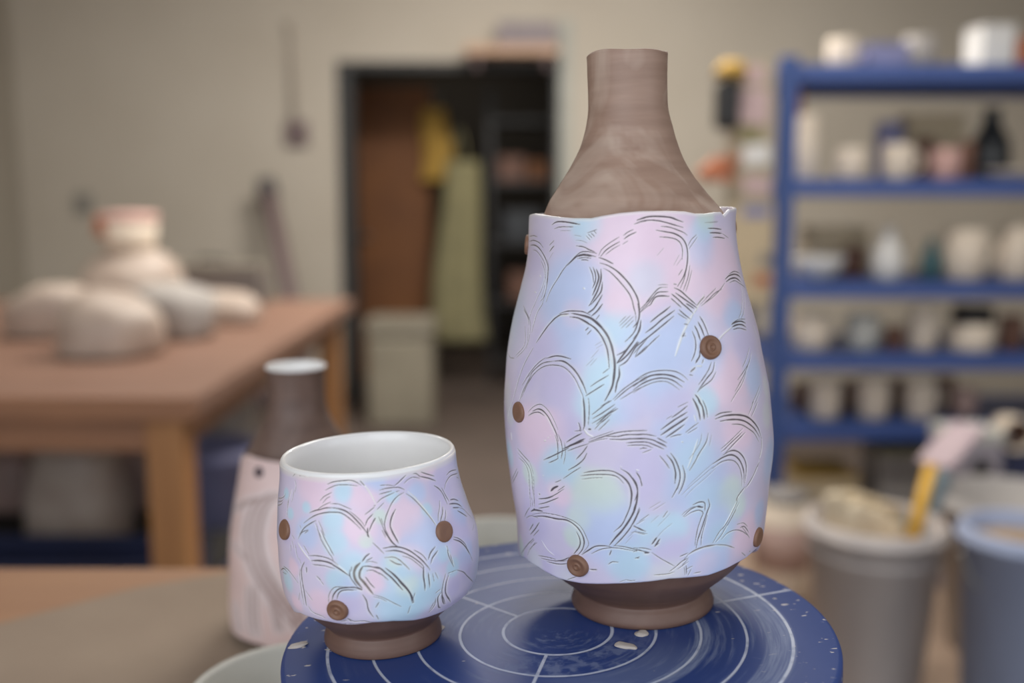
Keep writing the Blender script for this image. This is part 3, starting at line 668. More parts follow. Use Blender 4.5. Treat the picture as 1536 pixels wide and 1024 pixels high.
class Buf:
    def __init__(s, pf, Rref, z0, z1, res):
        s.pf = pf; s.res = res; s.z0 = z0; s.Rref = Rref
        s.W = int(2*PI*Rref/res); s.H = int((z1-z0)/res)+1
        s.dark = np.zeros((s.H, s.W), np.float32); s.ht = np.zeros_like(s.dark); s.pale = np.zeros_like(s.dark); s.brown = np.zeros_like(s.dark)
    def stroke(s, pz, w, kind, depth=.0005, inten=1.0):
        """pz: list of (phi,z); w width in metres"""
        Q = catmull(pz, 10); R = s.pf.R(Q[:, 1]); 
        seg = np.hypot(np.diff(Q[:, 0])*R[:-1], np.diff(Q[:, 1])); L = seg.sum()
        if L < 1e-5: return
        cum = np.concatenate([[0], np.cumsum(seg)]); n = max(int(L/.00018), 3)
        tt = np.linspace(0, L, n); ph = np.interp(tt, cum, Q[:, 0]); z = np.interp(tt, cum, Q[:, 1])
        u = tt/L
        tap = np.clip(np.minimum(u, 1-u)/.22, 0, 1)**.7*.75+.25
        tap *= 1+.07*np.sin(u*L*900+ph[0]*40)
        if kind == 'f': inten *= .55
        for i in range(n):
            hw = max(w*.5*tap[i], .00018); it = inten*min(1, w*.5*tap[i]/.00018)**.7
            rad = hw*3.4+.0002; Rm_ = float(s.pf.R(z[i]))
            ci = (ph[i]+PI)/(2*PI)*s.W; ri = (z[i]-s.z0)/s.res
            kx = Rm_/s.Rref
            dc = int(rad/(s.res*kx))+2; dr = int(rad/s.res)+2
            c0 = int(ci)-dc; r0 = max(int(ri)-dr, 0); r1 = min(int(ri)+dr+1, s.H)
            if r1 <= r0: continue
            cols = np.arange(c0, c0+2*dc+1); rows = np.arange(r0, r1)
            D = np.hypot((cols-ci)[None]*s.res*kx, (rows-ri)[:, None]*s.res)
            cw = cols % s.W; ix = np.ix_(rows, cw)
            if kind == 'p':
                s.ht[ix] = np.maximum(s.ht[ix], .00028*np.exp(-(D/(hw*.8))**2)); s.pale[ix] = np.maximum(s.pale[ix], .9*np.exp(-(D/(hw))**2)); continue
            if kind == 'b' :
                s.brown[ix] = np.maximum(s.brown[ix], np.clip((hw*1.25-D)/(hw*.7), 0, 1)*it)
            else:
                s.dark[ix] = np.maximum(s.dark[ix], np.clip((hw*1.12-D)/(hw*.4), 0, 1)*it)
            g = np.exp(-(D/(hw*.95))**2)
            rdg = .45*np.exp(-((D-hw*2.1)/(hw*.7))**2)
            cur = s.ht[ix]; s.ht[ix] = np.where(-depth*g*it < np.minimum(cur, 0)-1e-9, -depth*g*it, np.where(cur >= 0, np.maximum(cur, depth*rdg*it*(g < .3)), cur))
            s.pale[ix] = np.maximum(s.pale[ix], .5*it*np.exp(-(D/(hw*3))**2))
    def sample(s, phi, z):
        u = ((phi+PI)/(2*PI)*s.W) % s.W; v = np.clip((z-s.z0)/s.res, 0, s.H-1.001)
        u0 = np.floor(u).astype(int) % s.W; u1 = (u0+1) % s.W; fu = (u-np.floor(u)).astype(np.float32)
        v0 = np.floor(v).astype(int); v1 = np.minimum(v0+1, s.H-1); fv = (v-v0).astype(np.float32)
        def S(a): return (a[v0, u0]*(1-fu)+a[v0, u1]*fu)*(1-fv)+(a[v1, u0]*(1-fu)+a[v1, u1]*fu)*fv
        return S(s.dark), S(s.ht), S(s.pale), S(s.brown)
def sleeve_material(name, rough=.36, coat=.35):
    m = bpy.data.materials.new(name); m.use_nodes = True; N, L = NT(m); B = N['Principled BSDF']
    a = N.new('ShaderNodeAttribute'); a.attribute_name = 'pigment'
    tc = N.new('ShaderNodeTexCoord'); nz = N.new('ShaderNodeTexNoise'); nz.inputs['Scale'].default_value = 900; nz.inputs['Detail'].default_value = 2; L.new(tc.outputs['Object'], nz.inputs['Vector'])
    n2 = N.new('ShaderNodeTexNoise'); n2.inputs['Scale'].default_value = 45; n2.inputs['Detail'].default_value = 3; L.new(tc.outputs['Object'], n2.inputs['Vector'])
    mr = N.new('ShaderNodeMapRange'); mr.inputs[1].default_value = .3; mr.inputs[2].default_value = .7; mr.inputs[3].default_value = .955; mr.inputs[4].default_value = 1.03; L.new(n2.outputs['Fac'], mr.inputs[0])
    mx = N.new('ShaderNodeVectorMath'); mx.operation = 'SCALE'; L.new(a.outputs['Color'], mx.inputs[0]); L.new(mr.outputs[0], mx.inputs['Scale'])
    L.new(mx.outputs[0], B.inputs['Base Color'])
    B.inputs['Roughness'].default_value = rough; B.inputs['Coat Weight'].default_value = coat; B.inputs['Coat Roughness'].default_value = .22
    bp = N.new('ShaderNodeBump'); bp.inputs['Strength'].default_value = .12; bp.inputs['Distance'].default_value = .0004; L.new(n2.outputs['Fac'], bp.inputs['Height']); L.new(bp.outputs[0], B.inputs['Normal'])
    return m
def sleeve(name, parent, fr, pf, top, hem, ztb, zhb, strokes, blobs, material, thick=.0028, front=1.75, sp=.00026, mm=.000352, base='L', whitetop=0, back=(), lumps=.0006, Rref=.065, backsp=.0009, rimtint=None, zback_seed=3):
    ftop, htop = fillcurve(fr, pf, top, ztb); fhem, hhem = fillcurve(fr, pf, hem, zhb)
    z0, z1 = pf.zz[0], pf.zz[-1]
    B = Buf(pf, Rref, z0-.002, z1+.002, .0002)
    for w, kind, pts in strokes:
        h = hit(fr, pf, pts); h = h[~np.isnan(h[:, 0])]
        if len(h) < 2: continue
        B.stroke([tuple(q) for q in h], w*mm*1.0, kind)
    for w, kind, pz in back: B.stroke(pz, w, kind)
    Rm_ = float(pf.Rz.max())
    nf = int(2*front*Rm_/sp); nb = int((2*PI-2*front)*Rm_/backsp)
    cols = np.concatenate([np.linspace(-front, front, nf, endpoint=False), np.linspace(front, 2*PI-front, nb, endpoint=False)])
    zt = ftop(cols); zh = fhem(cols)
    nr = int((z1-z0)/sp)
    v = np.linspace(0, 1, nr)[:, None]
    zz = zh[None]*(1-v)+zt[None]*v
    ph = np.repeat(cols[None], nr, 0)
    d, h, pl, br = B.sample(ph, zz)
    R = pf.R(zz)
    lump_ = lumps*(np.sin(3*ph+40*zz)*.5+np.sin(5*ph-63*zz+1.3)*.35+np.sin(2*ph+97*zz+2.1)*.4+np.sin(7*ph+31*zz+.7)*.2)
    # rounded lips
    et = np.clip((zt[None]-zz)/.0014, 0, 1); eb = np.clip((zz-zh[None])/.0014, 0, 1)
    lip = -.0012*((1-np.sqrt(1-(1-et)**2))+(1-np.sqrt(1-(1-eb)**2)))
    r = R+h+lump_+lip
    c = pf.c(zz)
    outer = np.stack([c+r*np.sin(ph), -r*np.cos(ph), zz], -1)
    def ring(z, rr): 
        return np.stack([pf.c(z)+rr*np.sin(cols), -rr*np.cos(cols), z], -1)
    inn = []
    for q in np.linspace(1, 0, 14):
        z = zh*(1-q)+zt*q; rr = pf.R(z)-thick+(.0008 if q in (0, 1) else 0)
        if q == 1: z = z-.0003
        inn.append(ring(z, rr))
    P = np.concatenate([outer, np.array(inn), outer[:1]], 0)
    me = grid_mesh(name, P)
    # pigment
    uv = np.stack([np.sin(ph)*R, -np.cos(ph)*R, zz], -1)
    acc = np.zeros(ph.shape+(3,), np.float32)+PAL[base]*.35; wt = np.full(ph.shape, .35, np.float32)
    for k, bl in blobs:
        for x, y, rad in bl:
            hh = hit(fr, pf, [(x, y)])[0]
            if np.isnan(hh[0]): continue
            q = np.array([math.sin(hh[0])*pf.R(hh[1]), -math.cos(hh[0])*pf.R(hh[1]), hh[1]])
            dd = np.sqrt(((uv-q)**2).sum(-1)); g = np.exp(-(dd/(rad*mm*1.02))**3).astype(np.float32)*1.9
            acc += g[..., None]*PAL[k]; wt += g
    # beyond the traced area: broad soft patches
    r_ = np.random.RandomState(zback_seed)
    for i in range(26):
        a = r_.uniform(1.7, 2*PI-1.7); zc = r_.uniform(z0, z1); k = 'PBCLMBPC'[i % 8]; rr = pf.R(zc)
        q = np.array([math.sin(a)*rr, -math.cos(a)*rr, zc]); dd = np.sqrt(((uv-q)**2).sum(-1)); g = np.exp(-(dd/(.3*Rm_))**2).astype(np.float32)
        acc += g[..., None]*PAL[k]; wt += g
    colr = acc/wt[..., None]
    if whitetop:
        k = np.clip(1-(zt[None]-zz)/whitetop, 0, 1)[..., None]**.7; colr = colr*(1-k)+PAL['W']*k
    if rimtint is not None:
        k = np.clip(1-(zt[None]-zz)/.0022, 0, 1)[..., None]; colr = colr*(1-.7*k)+PAL[rimtint]*.7*k
    k = (pl*.85)[..., None]; colr = colr*(1-k)+(RIDGE if base != 'K' else PALE)*k  # pale ridge colour, with highlights painted in along the grooves
    k = br[..., None]*.85; colr = colr*(1-k)+BROWN*k
    k = d[..., None]*.93; colr = colr*(1-k)+DARK*k
    nin = 15*len(cols)
    full = np.concatenate([colr.reshape(-1, 3), np.tile(PAL['W' if whitetop else base], (nin, 1))], 0)
    full = np.concatenate([full, np.ones((len(full), 1))], 1).astype(np.float32)
    at_ = me.color_attributes.new('pigment', 'FLOAT_COLOR', 'POINT'); at_.data.foreach_set('color', full.reshape(-1))
    return link(name, me, material, parent)
M['clay'] = None
def clay_material(name, c1, c2, c3):
    m = bpy.data.materials.new(name); m.use_nodes = True; N, L = NT(m); B = N['Principled BSDF']
    tc = N.new('ShaderNodeTexCoord'); mp = N.new('ShaderNodeMapping'); mp.inputs['Scale'].default_value = (1, 1, 9); L.new(tc.outputs['Object'], mp.inputs[0])
    n1 = N.new('ShaderNodeTexNoise'); n1.inputs['Scale'].default_value = 22; n1.inputs['Detail'].default_value = 5; L.new(mp.outputs[0], n1.inputs['Vector'])
    n2 = N.new('ShaderNodeTexNoise'); n2.inputs['Scale'].default_value = 26; n2.inputs['Detail'].default_value = 3; n2.inputs['Distortion'].default_value = 1.2; L.new(tc.outputs['Object'], n2.inputs['Vector'])
    r1 = N.new('ShaderNodeValToRGB'); r1.color_ramp.elements[0].position = .3; r1.color_ramp.elements[1].position = .7; r1.color_ramp.elements[0].color = c1; r1.color_ramp.elements[1].color = c2
    L.new(n1.outputs['Fac'], r1.inputs[0])
    r2 = N.new('ShaderNodeMapRange'); r2.inputs[1].default_value = .48; r2.inputs[2].default_value = .72; r2.inputs[3].default_value = 0; r2.inputs[4].default_value = .6; L.new(n2.outputs['Fac'], r2.inputs[0])
    mx = N.new('ShaderNodeMix'); mx.data_type = 'RGBA'; L.new(r2.outputs[0], mx.inputs[0]); L.new(r1.outputs[0], mx.inputs[6]); mx.inputs[7].default_value = c3
    L.new(mx.outputs[2], B.inputs['Base Color']); B.inputs['Roughness'].default_value = .5
    bp = N.new('ShaderNodeBump'); bp.inputs['Strength'].default_value = .35; bp.inputs['Distance'].default_value = .0008; L.new(n1.outputs['Fac'], bp.inputs['Height'])
    b2 = N.new('ShaderNodeBump'); b2.inputs['Strength'].default_value = .2; b2.inputs['Distance'].default_value = .0006; L.new(n2.outputs['Fac'], b2.inputs['Height']); L.new(bp.outputs[0], b2.inputs['Normal'])
    L.new(b2.outputs[0], B.inputs['Normal'])
    return m
M['clay'] = clay_material('brown_clay', rgb(166,137,120), rgb(149,121,105), rgb(204,184,168))
M['clayfoot_shaded'] = clay_material('brown_clay_foot_shaded', rgb(116,88,76), rgb(102,76,66), rgb(124,98,86))  # same clay, darker: damp, with the shade under the sleeve painted in
M['button'] = clay_material('brown_clay_button', rgb(138,102,80), rgb(110,78,62), rgb(150,116,92))
M['sleeve'] = sleeve_material('carved_lustre_slip')
def button(parent, fr, pf, px, r, label=None, phi=None, z=None, style=0, mat_='button', name='clay_button'):
    if phi is None: phi, z = hit(fr, pf, [px])[0]
    R = float(pf.R(z)); n = np.array([math.sin(phi), -math.cos(phi), 0.0])
    dz = (float(pf.R(z+.002))-float(pf.R(z-.002)))/.004; n3 = np.array([n[0], n[1], -dz]); n3 /= np.linalg.norm(n3)
    pos = np.array([float(pf.c(z))+n[0]*R, n[1]*R, z])-n3*.0003
    T = r*.42
    prof = [(0,-.001),(r*.9,-.001),(r,T*.25),(r*.98,T*.6),(r*.86,T*.95),(r*.72,T),(r*.56,T*.84),(r*.42,T*.72),(r*.33,T*.78),(r*.27,T*.9),(r*.2,T*.88),(r*.12,T*.66),(0,T*.62)]
    if style == 1: prof = [(0,-.001),(r*.9,-.001),(r,T*.25),(r*.98,T*.55),(r*.86,T*.8),(r*.6,T*.88),(r*.3,T*.85),(r*.1,T*.8),(0,T*.78)]
    me = lathe_mesh(name, prof, 48, .02, None, 3)
    o = link(name, me, M[mat_], parent)
    q = Vector(n3).to_track_quat('Z', 'Y'); o.rotation_mode = 'QUATERNION'; o.rotation_quaternion = q; o.location = pos
    return o
def backarcs(pf, seed, z0, z1, n=9, rad=.022):
    """comb-carved arcs on the far side of a pot, in rows like scales"""
    r_ = np.random.RandomState(seed); out = []
    rows = max(int((z1-z0)/(rad*1.15)), 1)
    for j in range(rows):
        for i in range(n):
            a = 1.75+(i+.5*(j % 2))/n*(2*PI-3.5)+r_.uniform(-.05, .05); zc = z0+(j+.4)*(z1-z0)/rows
            for k in range(4):
                rr = rad*(1-.09*k)*r_.uniform(.97, 1.03); q = np.linspace(-.2, PI+.1, 10); Rz = float(pf.R(zc))
                out.append((.0006, 'd', [(a+math.cos(x)*rr/Rz*.8, zc+math.sin(x)*rr) for x in q if a+math.cos(x)*rr/Rz*.8 > 1.5 and a+math.cos(x)*rr/Rz*.8 < 2*PI-1.5]))
    return [o for o in out if len(o[2]) > 3]

TV = {'V1': (750,310,6.827), 'V2': (950,310,6.827), 'V3': (750,455,6.827), 'V4': (950,455,6.827), 'V5': (750,600,6.827), 'V6': (950,600,6.827), 'V7': (750,745,6.827), 'V8': (950,745,6.827)}  # the first, shortest pale dabs below are highlights painted into the sleeve colour
SV = '''
V1 16p 850,830 868,842; 12p 400,700 412,720; 12p 345,870 362,880
V5 14p 450,418 470,412; 10p 485,388 497,382; 10p 508,362 518,370; 12p 1400,715 1420,722; 22p 120,330 130,410; 10p 440,770 450,775; 10p 1232,680 1245,686
V6 12p 945,435 960,445; 14p 495,425 510,430; 10p 30,715 50,722
V1 14 535,185 570,160 620,152 700,160 820,182; 8 560,225 610,208 680,205 750,207; 5f 620,245 680,244 730,245
V1 8 300,305 340,298 380,308; 9 300,355 340,345 400,370 440,420; 13 305,395 350,395 400,430 450,510 480,600 475,700 460,830 430,930 400,965
V1 7 330,440 370,455 420,520 455,600 460,700 440,820 410,930; 6 415,555 445,640 445,740 410,850 370,930 335,1020; 7 480,540 490,620 475,760 450,880 410,1020
V1 6 505,395 530,370 555,345; 10 505,460 530,425 555,400; 5f 500,540 520,500 545,465
V1 6f 775,345 830,348 890,372; 10 780,402 850,410 910,440 970,465; 5f 760,290 830,305
V1 9 665,610 720,560 780,500 830,465 900,460 990,478; 11 690,600 770,520 830,490 900,492 980,512; 11 780,512 850,498 940,508; 8 790,532 860,520 930,527; 8 830,545 870,543 905,550
V1 9 670,610 630,660 580,740 520,830 480,910 460,970; 5 700,580 640,650 590,730
V1 5 880,300 920,340; 5 900,280 940,320; 6 930,270 965,305; 5 955,245 985,275; 5 890,270 990,235
V1 6 1010,500 1040,440 1110,380 1220,310; 9 1030,510 1080,450 1150,400 1225,358; 5 1080,490 1160,430 1230,390
V1 7 1265,295 1310,260 1365,235; 9 1270,332 1320,295 1395,260; 4 1255,385 1310,350
V1 10 1010,520 1070,540 1160,585; 13 1020,575 1100,600 1200,660 1300,760 1370,860 1415,960 1428,1090 1410,1190 1370,1290 1280,1385
V1 9 1060,630 1130,670 1220,760 1310,870 1350,950 1368,1024 1388,1100 1392,1180
V1 9 915,620 945,690 958,780; 12 950,620 975,690 975,760 945,835; 17 985,640 1010,720 985,810 945,905; 15 1032,640 1032,740 1000,850 960,930 915,1005; 13 1048,770 1035,860 990,930 930,1000; 11 1047,900 1000,980 950,1050
V3 13 1000,0 950,60 890,102; 13 1048,5 990,80 930,132; 8 1015,120 980,165; 8 930,0 905,25
V1 9 1405,135 1450,125 1502,110; 8f 1395,175 1450,158 1502,145
V2 15 35,142 100,115 180,100 280,100 380,110 450,135 515,158; 11 10,180 80,150 180,138 280,148 400,180 515,214; 9 280,200 370,210 460,240 520,265 558,292
V2 14 230,240 320,255 420,275 500,320 545,390 560,480 550,600 520,700 450,815; 9 265,308 360,315 440,335 485,375 505,440 500,540; 5f 410,600 470,490; 5f 440,600 500,520; 5f 240,500 310,420
V2 8 545,600 525,720 480,835; 8 580,600 560,720 510,855; 6 600,650 565,780 535,865; 5 500,640 460,700
V2 6 565,400 600,340 655,288; 5 575,430 620,370 665,310
V2 5f 780,165 880,160; 11 775,222 840,222 918,232; 13 795,267 860,267 922,273; 10 830,313 890,313 950,323; 5 925,275 985,320; 5f 740,165 880,150
V2 8 985,690 1040,662 1095,682; 15 945,742 990,705 1045,692 1090,712 1118,755; 15 955,768 1000,737 1050,730 1090,757 1110,782; 7 985,778 1040,757 1090,785 1150,832
V2 6 940,780 890,850 820,920 740,980; 7 910,840 830,890 760,960 690,1015; 5 850,830 760,920 680,1000; 6 1100,800 1112,900 1102,1060 1075,1140; 5 1125,850 1135,960 1125,1080 1100,1140
V2 18p 720,900 680,970 620,1080 530,1180; 9b 730,920 690,960 650,1010
V2 9f 250,800 300,795 350,798; 9 110,1015 180,920 260,835 345,823; 10 130,1020 200,930 250,877 355,868; 13 170,1010 220,930 280,912 365,915; 7 60,1060 130,990 200,915
V2 13 415,828 480,860 560,930 645,1005; 14 428,880 500,930 600,1000 650,1035; 13 388,890 460,950 530,1020; 10 383,935 440,985 490,1030; 8 410,790 440,795
V4 13 500,0 560,50 612,98; 12 540,0 580,25 622,52; 11 465,60 520,110 580,158; 8 455,100 500,130 550,160
V4 13 175,192 250,130 330,70 378,28; 13 125,302 210,240 300,160 425,68; 12 0,475 60,420 150,350 260,260 415,128; 9 20,552 100,490 190,400 272,325
V4 13 45,0 62,90 50,180 0,245; 12 78,170 62,280 0,365; 11 0,485 40,415 62,398; 6 70,95 130,40 190,0; 6 60,100 110,40 150,0; 7 0,520 60,450 130,380
V4 12 680,130 720,200 750,270 772,335; 15 663,188 700,260 728,335; 15 628,228 660,290 690,380; 12 603,283 635,360 642,450 625,530 598,590; 15 682,480 680,540 635,612
V4 14b 635,652 588,702; 10b 720,570 700,615; 8 572,730 608,736; 24p 600,130 540,230 480,380 430,540; 12b 530,300 505,345
V4 20p 700,640 640,640; 8 520,210 560,215; 7 505,330 540,330
V4 9 0,808 80,750 180,705 300,688 420,695 500,730 560,782; 15 0,852 100,780 200,738 320,730 420,750 525,805; 12 0,888 100,820 220,775 330,768 420,795 505,858; 7 0,918 100,855 220,808 330,800 400,830 475,882
V4 9 800,600 770,680 720,760 668,832; 11 832,598 812,690 750,770 668,882; 9 845,700 800,780 700,860 655,905
V4 15 628,930 660,970 692,1030; 12 608,970 640,1030; 14p 655,930 690,990 705,1024
V4 7 1010,200 1080,163 1142,160; 15 998,216 1050,190 1100,182 1148,202; 15 1003,242 1060,218 1110,218 1152,242; 9 1018,267 1080,252 1155,270; 16p 1000,240 920,310 840,400
V4 7 1190,450 1160,560 1120,650; 8 1212,500 1190,600 1130,700 1070,780; 9 1200,560 1160,680 1100,800 1040,900; 7 1160,700 1110,830 1050,920 998,1005
V4 8 1300,840 1270,920 1215,1030; 6 1300,900 1245,1030; 7 1220,230 1290,400
V3 6 235,20 270,110 300,200 295,330 270,460; 9 240,60 275,140 290,220; 6 250,230 255,360 235,450 165,530; 6 280,250 275,400 240,480 175,548
V3 6 345,0 310,80 290,160; 8 425,0 370,90 340,190 318,295; 6 90,500 110,550 150,560
V3 9 130,1015 160,900 200,760 250,620 335,455; 14 365,400 430,300 480,230 550,155 620,110; 10 600,108 650,88 720,78 840,85 925,122
V3 23 725,102 820,120 920,150 1000,210 1080,300 1130,400 1160,520 1172,620 1168,720 1150,840 1110,930 1070,1000; 17 710,138 800,152 900,205 980,260 1040,340 1090,450 1110,560 1117,665
V3 12b 560,150 620,115 700,108; 14p 600,132 660,125 715,120; 16p 930,200 1010,290 1090,370 1130,500 1150,650
V3 15 1218,650 1220,740 1195,820 1178,915; 9 870,277 902,248; 7 890,318 930,275
V3 4 1220,200 1290,130; 4 1225,230 1340,120; 4 1240,255 1370,130; 4 1290,250 1370,170
V3 4f 970,430 1040,390; 4f 980,460 1050,420; 4f 930,560 1010,470; 4f 880,640 960,560; 4f 920,640 990,560
V3 13 1445,190 1415,300 1370,380 1290,480 1195,532; 17 1365,385 1280,500 1195,612; 15 1410,390 1330,500 1260,570 1195,615; 11 1425,400 1370,480 1300,590 1218,645; 7 1505,368 1420,470 1385,550; 8 1505,438 1440,500 1385,552
V3 12 475,562 550,540 620,540 725,568; 9 230,835 300,720 380,620 450,565 480,558; 15 545,590 640,590 720,640 790,720 850,830 885,925; 10 290,752 360,670 440,610 545,590; 8 250,905 300,790 380,690 480,635 600,635 680,670 760,760 810,860 850,960 862,1050; 11 200,1005 240,890 290,790 330,720; 8 225,960 270,850 330,750
V3 9 875,948 950,900 1065,828; 8 925,852 1000,800 1112,735; 6 1050,717 1112,668
V3 8 1155,985 1250,890 1380,800 1505,738; 9 1170,995 1280,900 1400,820 1505,778; 6 1230,985 1370,900 1505,838
V5 17 850,-30 862,100 862,250 850,305; 8 903,-20 912,100 900,255; 8 800,230 830,300; 7 760,320 840,310; 8 810,240 820,330
V5 8 938,152 1030,80 1115,10; 9 945,192 1050,130 1175,45; 8 938,242 1040,180 1185,78; 11 985,252 1100,150 1205,88; 7 1005,312 1060,260 1120,200; 7 965,302 1030,230 1080,190; 9 1035,62 1140,5; 7 1040,230 1140,140
V5 20p 860,300 900,350 960,380; 14 900,300 928,300
V5 11 675,432 760,380 835,342; 15 685,478 770,440 855,398; 13 635,502 740,460 855,418; 8 685,522 800,480 905,448; 11 445,612 540,570 620,530 700,490; 8 495,642 550,620 595,595; 9 720,460 800,430 870,395
V5 10 905,428 1060,375 1200,335 1350,318 1505,314; 11 1080,372 1200,375 1300,357 1505,355; 12 1120,402 1250,405 1350,398 1505,398; 10 1290,442 1400,432 1505,430; 9 1305,468 1400,462 1505,466; 6 910,405 1010,368 1160,318; 6 900,440 1000,410 1100,395; 7 1430,500 1500,495
V5 7 290,122 340,70 400,42 450,60 510,130 560,230 590,305; 15 335,112 390,90 440,110 490,170 530,250 570,340 595,425; 10 293,158 340,130 400,125 455,160; 10 590,350 620,430 632,520 622,602; 10 560,360 585,450 587,602; 6 655,430 665,540 648,655
V5 11 185,493 230,550 305,632; 10 188,538 250,610 300,680 325,760 335,900 348,1060; 10 200,588 260,650 295,750 303,900 312,1080; 7 345,780 352,1024; 6 310,640 345,760
V5 9 182,698 145,770 115,832; 10 192,728 160,790 125,855; 5 130,20 90,150 80,240; 6 60,250 55,400
V5 10 892,470 840,540 775,608; 10 887,543 850,610 780,670 695,718; 7 825,688 740,740 645,805
V5 22 595,880 550,900 518,932; 8 400,1008 480,1000 560,970 655,908; 7 565,842 625,818; 12 400,960 410,965; 7 590,930 660,880
V5 11 855,745 940,730 1050,722 1150,730 1225,770; 17 1175,735 1260,790 1320,860 1347,950 1340,1050 1325,1110; 10 825,777 920,765 1050,762 1150,770 1210,795 1265,852; 5 835,812 940,798 1050,795; 13 1235,705 1310,750 1370,830 1408,920 1400,1050 1385,1110; 8 1398,740 1435,800 1452,885
V6 11 -5,395 100,395 200,410 260,440 345,483; 9 0,355 120,352 235,372; 6 0,315 120,312; 10 0,432 110,432 180,440; 8 0,462 120,465 205,492; 11 155,438 240,470 315,505; 10 245,388 345,440; 8 205,415 300,450 340,478; 7 95,542 185,508; 8 90,490 140,495
V6 11 395,182 480,120 555,58; 14 283,305 420,205 553,122; 18 283,360 400,280 560,172; 14 335,385 430,320 525,250; 5 455,72 560,20; 5 340,195 400,160
V6 8 535,332 600,280 665,228; 6 555,342 655,280; 8 380,380 440,360 500,350; 14p 620,150 640,220
V6 18 618,-5 650,60 670,130 682,205; 18 663,-5 700,60 717,130 722,195; 10 708,0 742,80 757,175; 14p 690,60 700,180
V6 9f 700,340 690,420 640,510 570,605; 10 767,338 747,430 690,530 640,620 578,725; 5f 800,350 780,470; 16p 660,400 610,560 560,700
V6 11 832,162 900,130 1005,117; 18 835,192 930,160 1050,150 1150,165 1220,210 1280,290 1312,392; 16 885,214 980,200 1080,200 1160,225 1240,290 1292,375; 10 1005,245 1100,250 1170,285 1240,340 1285,425; 12b 1312,385 1312,500 1290,600
V6 14 1285,635 1250,740 1200,840 1155,905; 13 1155,888 1100,960 1065,1015; 10 1240,-5 1210,80 1178,155; 11 1275,20 1250,80 1210,165; 8p 1290,620 1280,650
V6 8 898,502 970,440 1060,350 1122,288; 11 925,515 1020,420 1115,328; 11 945,545 1040,440 1145,330; 5 905,530 960,490
V6 14 925,562 1000,520 1070,525 1130,580 1162,660 1162,760 1148,860; 16 820,655 920,590 1000,562 1060,580 1110,640 1142,740 1142,840; 9 815,705 900,640 980,615 1050,630 1100,700 1122,800 1120,880
V6 7f 830,680 740,760 600,880 500,975; 5f 850,700 760,790 630,900 535,995; 5f 820,650 700,760 560,890
V6 13 383,543 430,610 470,700 482,800 455,900 400,1000; 14 343,563 400,630 430,710 438,770 430,860; 9 272,573 330,640 373,702; 12 508,670 532,770 515,860 470,965; 14p 500,720 505,800 480,900
V6 7 28,738 65,800 92,875; 12 -5,795 35,870 42,950 15,1030
V6 6f 160,1110 280,1040; 6f 200,1130 330,1050
V7 10 1348,0 1335,90 1300,180 1250,280 1168,355; 18 1402,0 1385,110 1340,210 1260,330 1180,420 1122,493; 11 1428,110 1390,210 1330,320 1250,420 1165,505
V7 7 308,0 310,105; 8 325,0 332,105; 8 350,0 350,105; 18 310,150 350,135 435,147; 9 395,118 505,98; 10 395,77 480,55 600,8; 9 395,22 480,15 545,-5; 12 335,140 350,120
V7 8 302,108 270,150 242,205; 7 258,218 310,195 385,217
V7 7 325,182 430,165 550,180 650,205 760,250 840,320 890,420 907,490 848,575; 15 340,202 450,200 580,225 690,240 780,300 840,380 862,460 842,540 788,605; 13 788,358 820,440 812,510 755,585
V7 11 332,278 288,347; 12 397,263 350,330 298,388; 8 392,338 330,402; 10 332,428 260,500 208,593; 8 352,468 288,548; 6 340,440 298,482; 5 370,470 330,500; 5 300,520 270,600
V7 8 385,603 480,620 565,642; 11 555,662 640,650 705,622; 8 415,630 500,650 600,660 692,655; 10 475,665 600,690 690,685; 12p 420,450 480,540 550,600
V7 13 835,593 900,550 980,505 1080,500 1155,517; 9 935,582 1020,540 1100,522 1200,520 1320,540 1405,557; 10 1165,495 1280,510 1400,540 1510,562; 9 1142,543 1122,595
V7 8 1108,692 1150,665 1212,667; 11 915,745 992,747; 7 685,850 780,818; 5 1225,872 1290,850; 6 1340,860 1385,855; 6 1290,850 1350,862
V7 8 1368,288 1430,330 1495,352; 6 1345,362 1400,355 1510,375; 5 1395,280 1480,230; 4f 1300,420 1400,330; 4f 1280,480 1360,390; 6 1380,630 1430,610
V8 9 0,272 40,190 68,125; 12 0,142 30,60 42,-5; 9 0,298 60,320 122,352; 6 35,362 120,382; 6 60,250 160,180; 4f 180,260 260,190; 4f 250,300 380,170
V8 15 190,485 240,415; 13 220,505 272,428; 9 215,510 262,470; 5f 240,420 300,350 400,270; 7 0,562 60,540 135,572; 18 115,572 162,570; 9 55,520 120,525 182,542; 7 20,625 60,625; 7 0,520 50,525
V8 7 188,568 280,630 425,712
V8 13 778,28 792,90 770,150 730,260 690,370 662,450 645,525; 11 615,87 690,58 742,70 742,150; 10 515,203 600,130 680,100 722,117; 9 525,208 610,160 680,142 722,167 700,230 665,330 640,450 636,500; 8 767,188 740,280 705,400 695,495; 5 500,190 560,140 640,95; 15 660,105 725,112
V8 8 352,148 305,212; 9 1085,20 1020,150 950,280 880,370 815,475; 9 1092,60 1030,180 960,300 900,400 845,465; 11 1082,0 1062,42; 12p 1060,60 1000,180 930,300
V8 8 905,435 970,370 1050,340 1120,355 1182,402; 10 1095,315 1140,305 1182,362; 6 1065,282 1130,268 1172,302; 6 1110,300 1190,420
V8 15b 555,595 640,545 740,510 855,490; 9b 845,490 950,495 1035,522; 9 475,612 560,575; 10 425,725 500,660 565,625; 8 370,765 435,715; 6 450,742 565,660; 7 500,700 560,640; 6 520,640 560,600
V8 8 538,742 605,708; 7 560,802 592,738; 8 615,782 690,768; 6 1105,568 1145,602; 9b 210,800 340,790 420,770; 5 520,720 530,800; 8 540,700 545,790; 8 1185,560 1200,555
'''
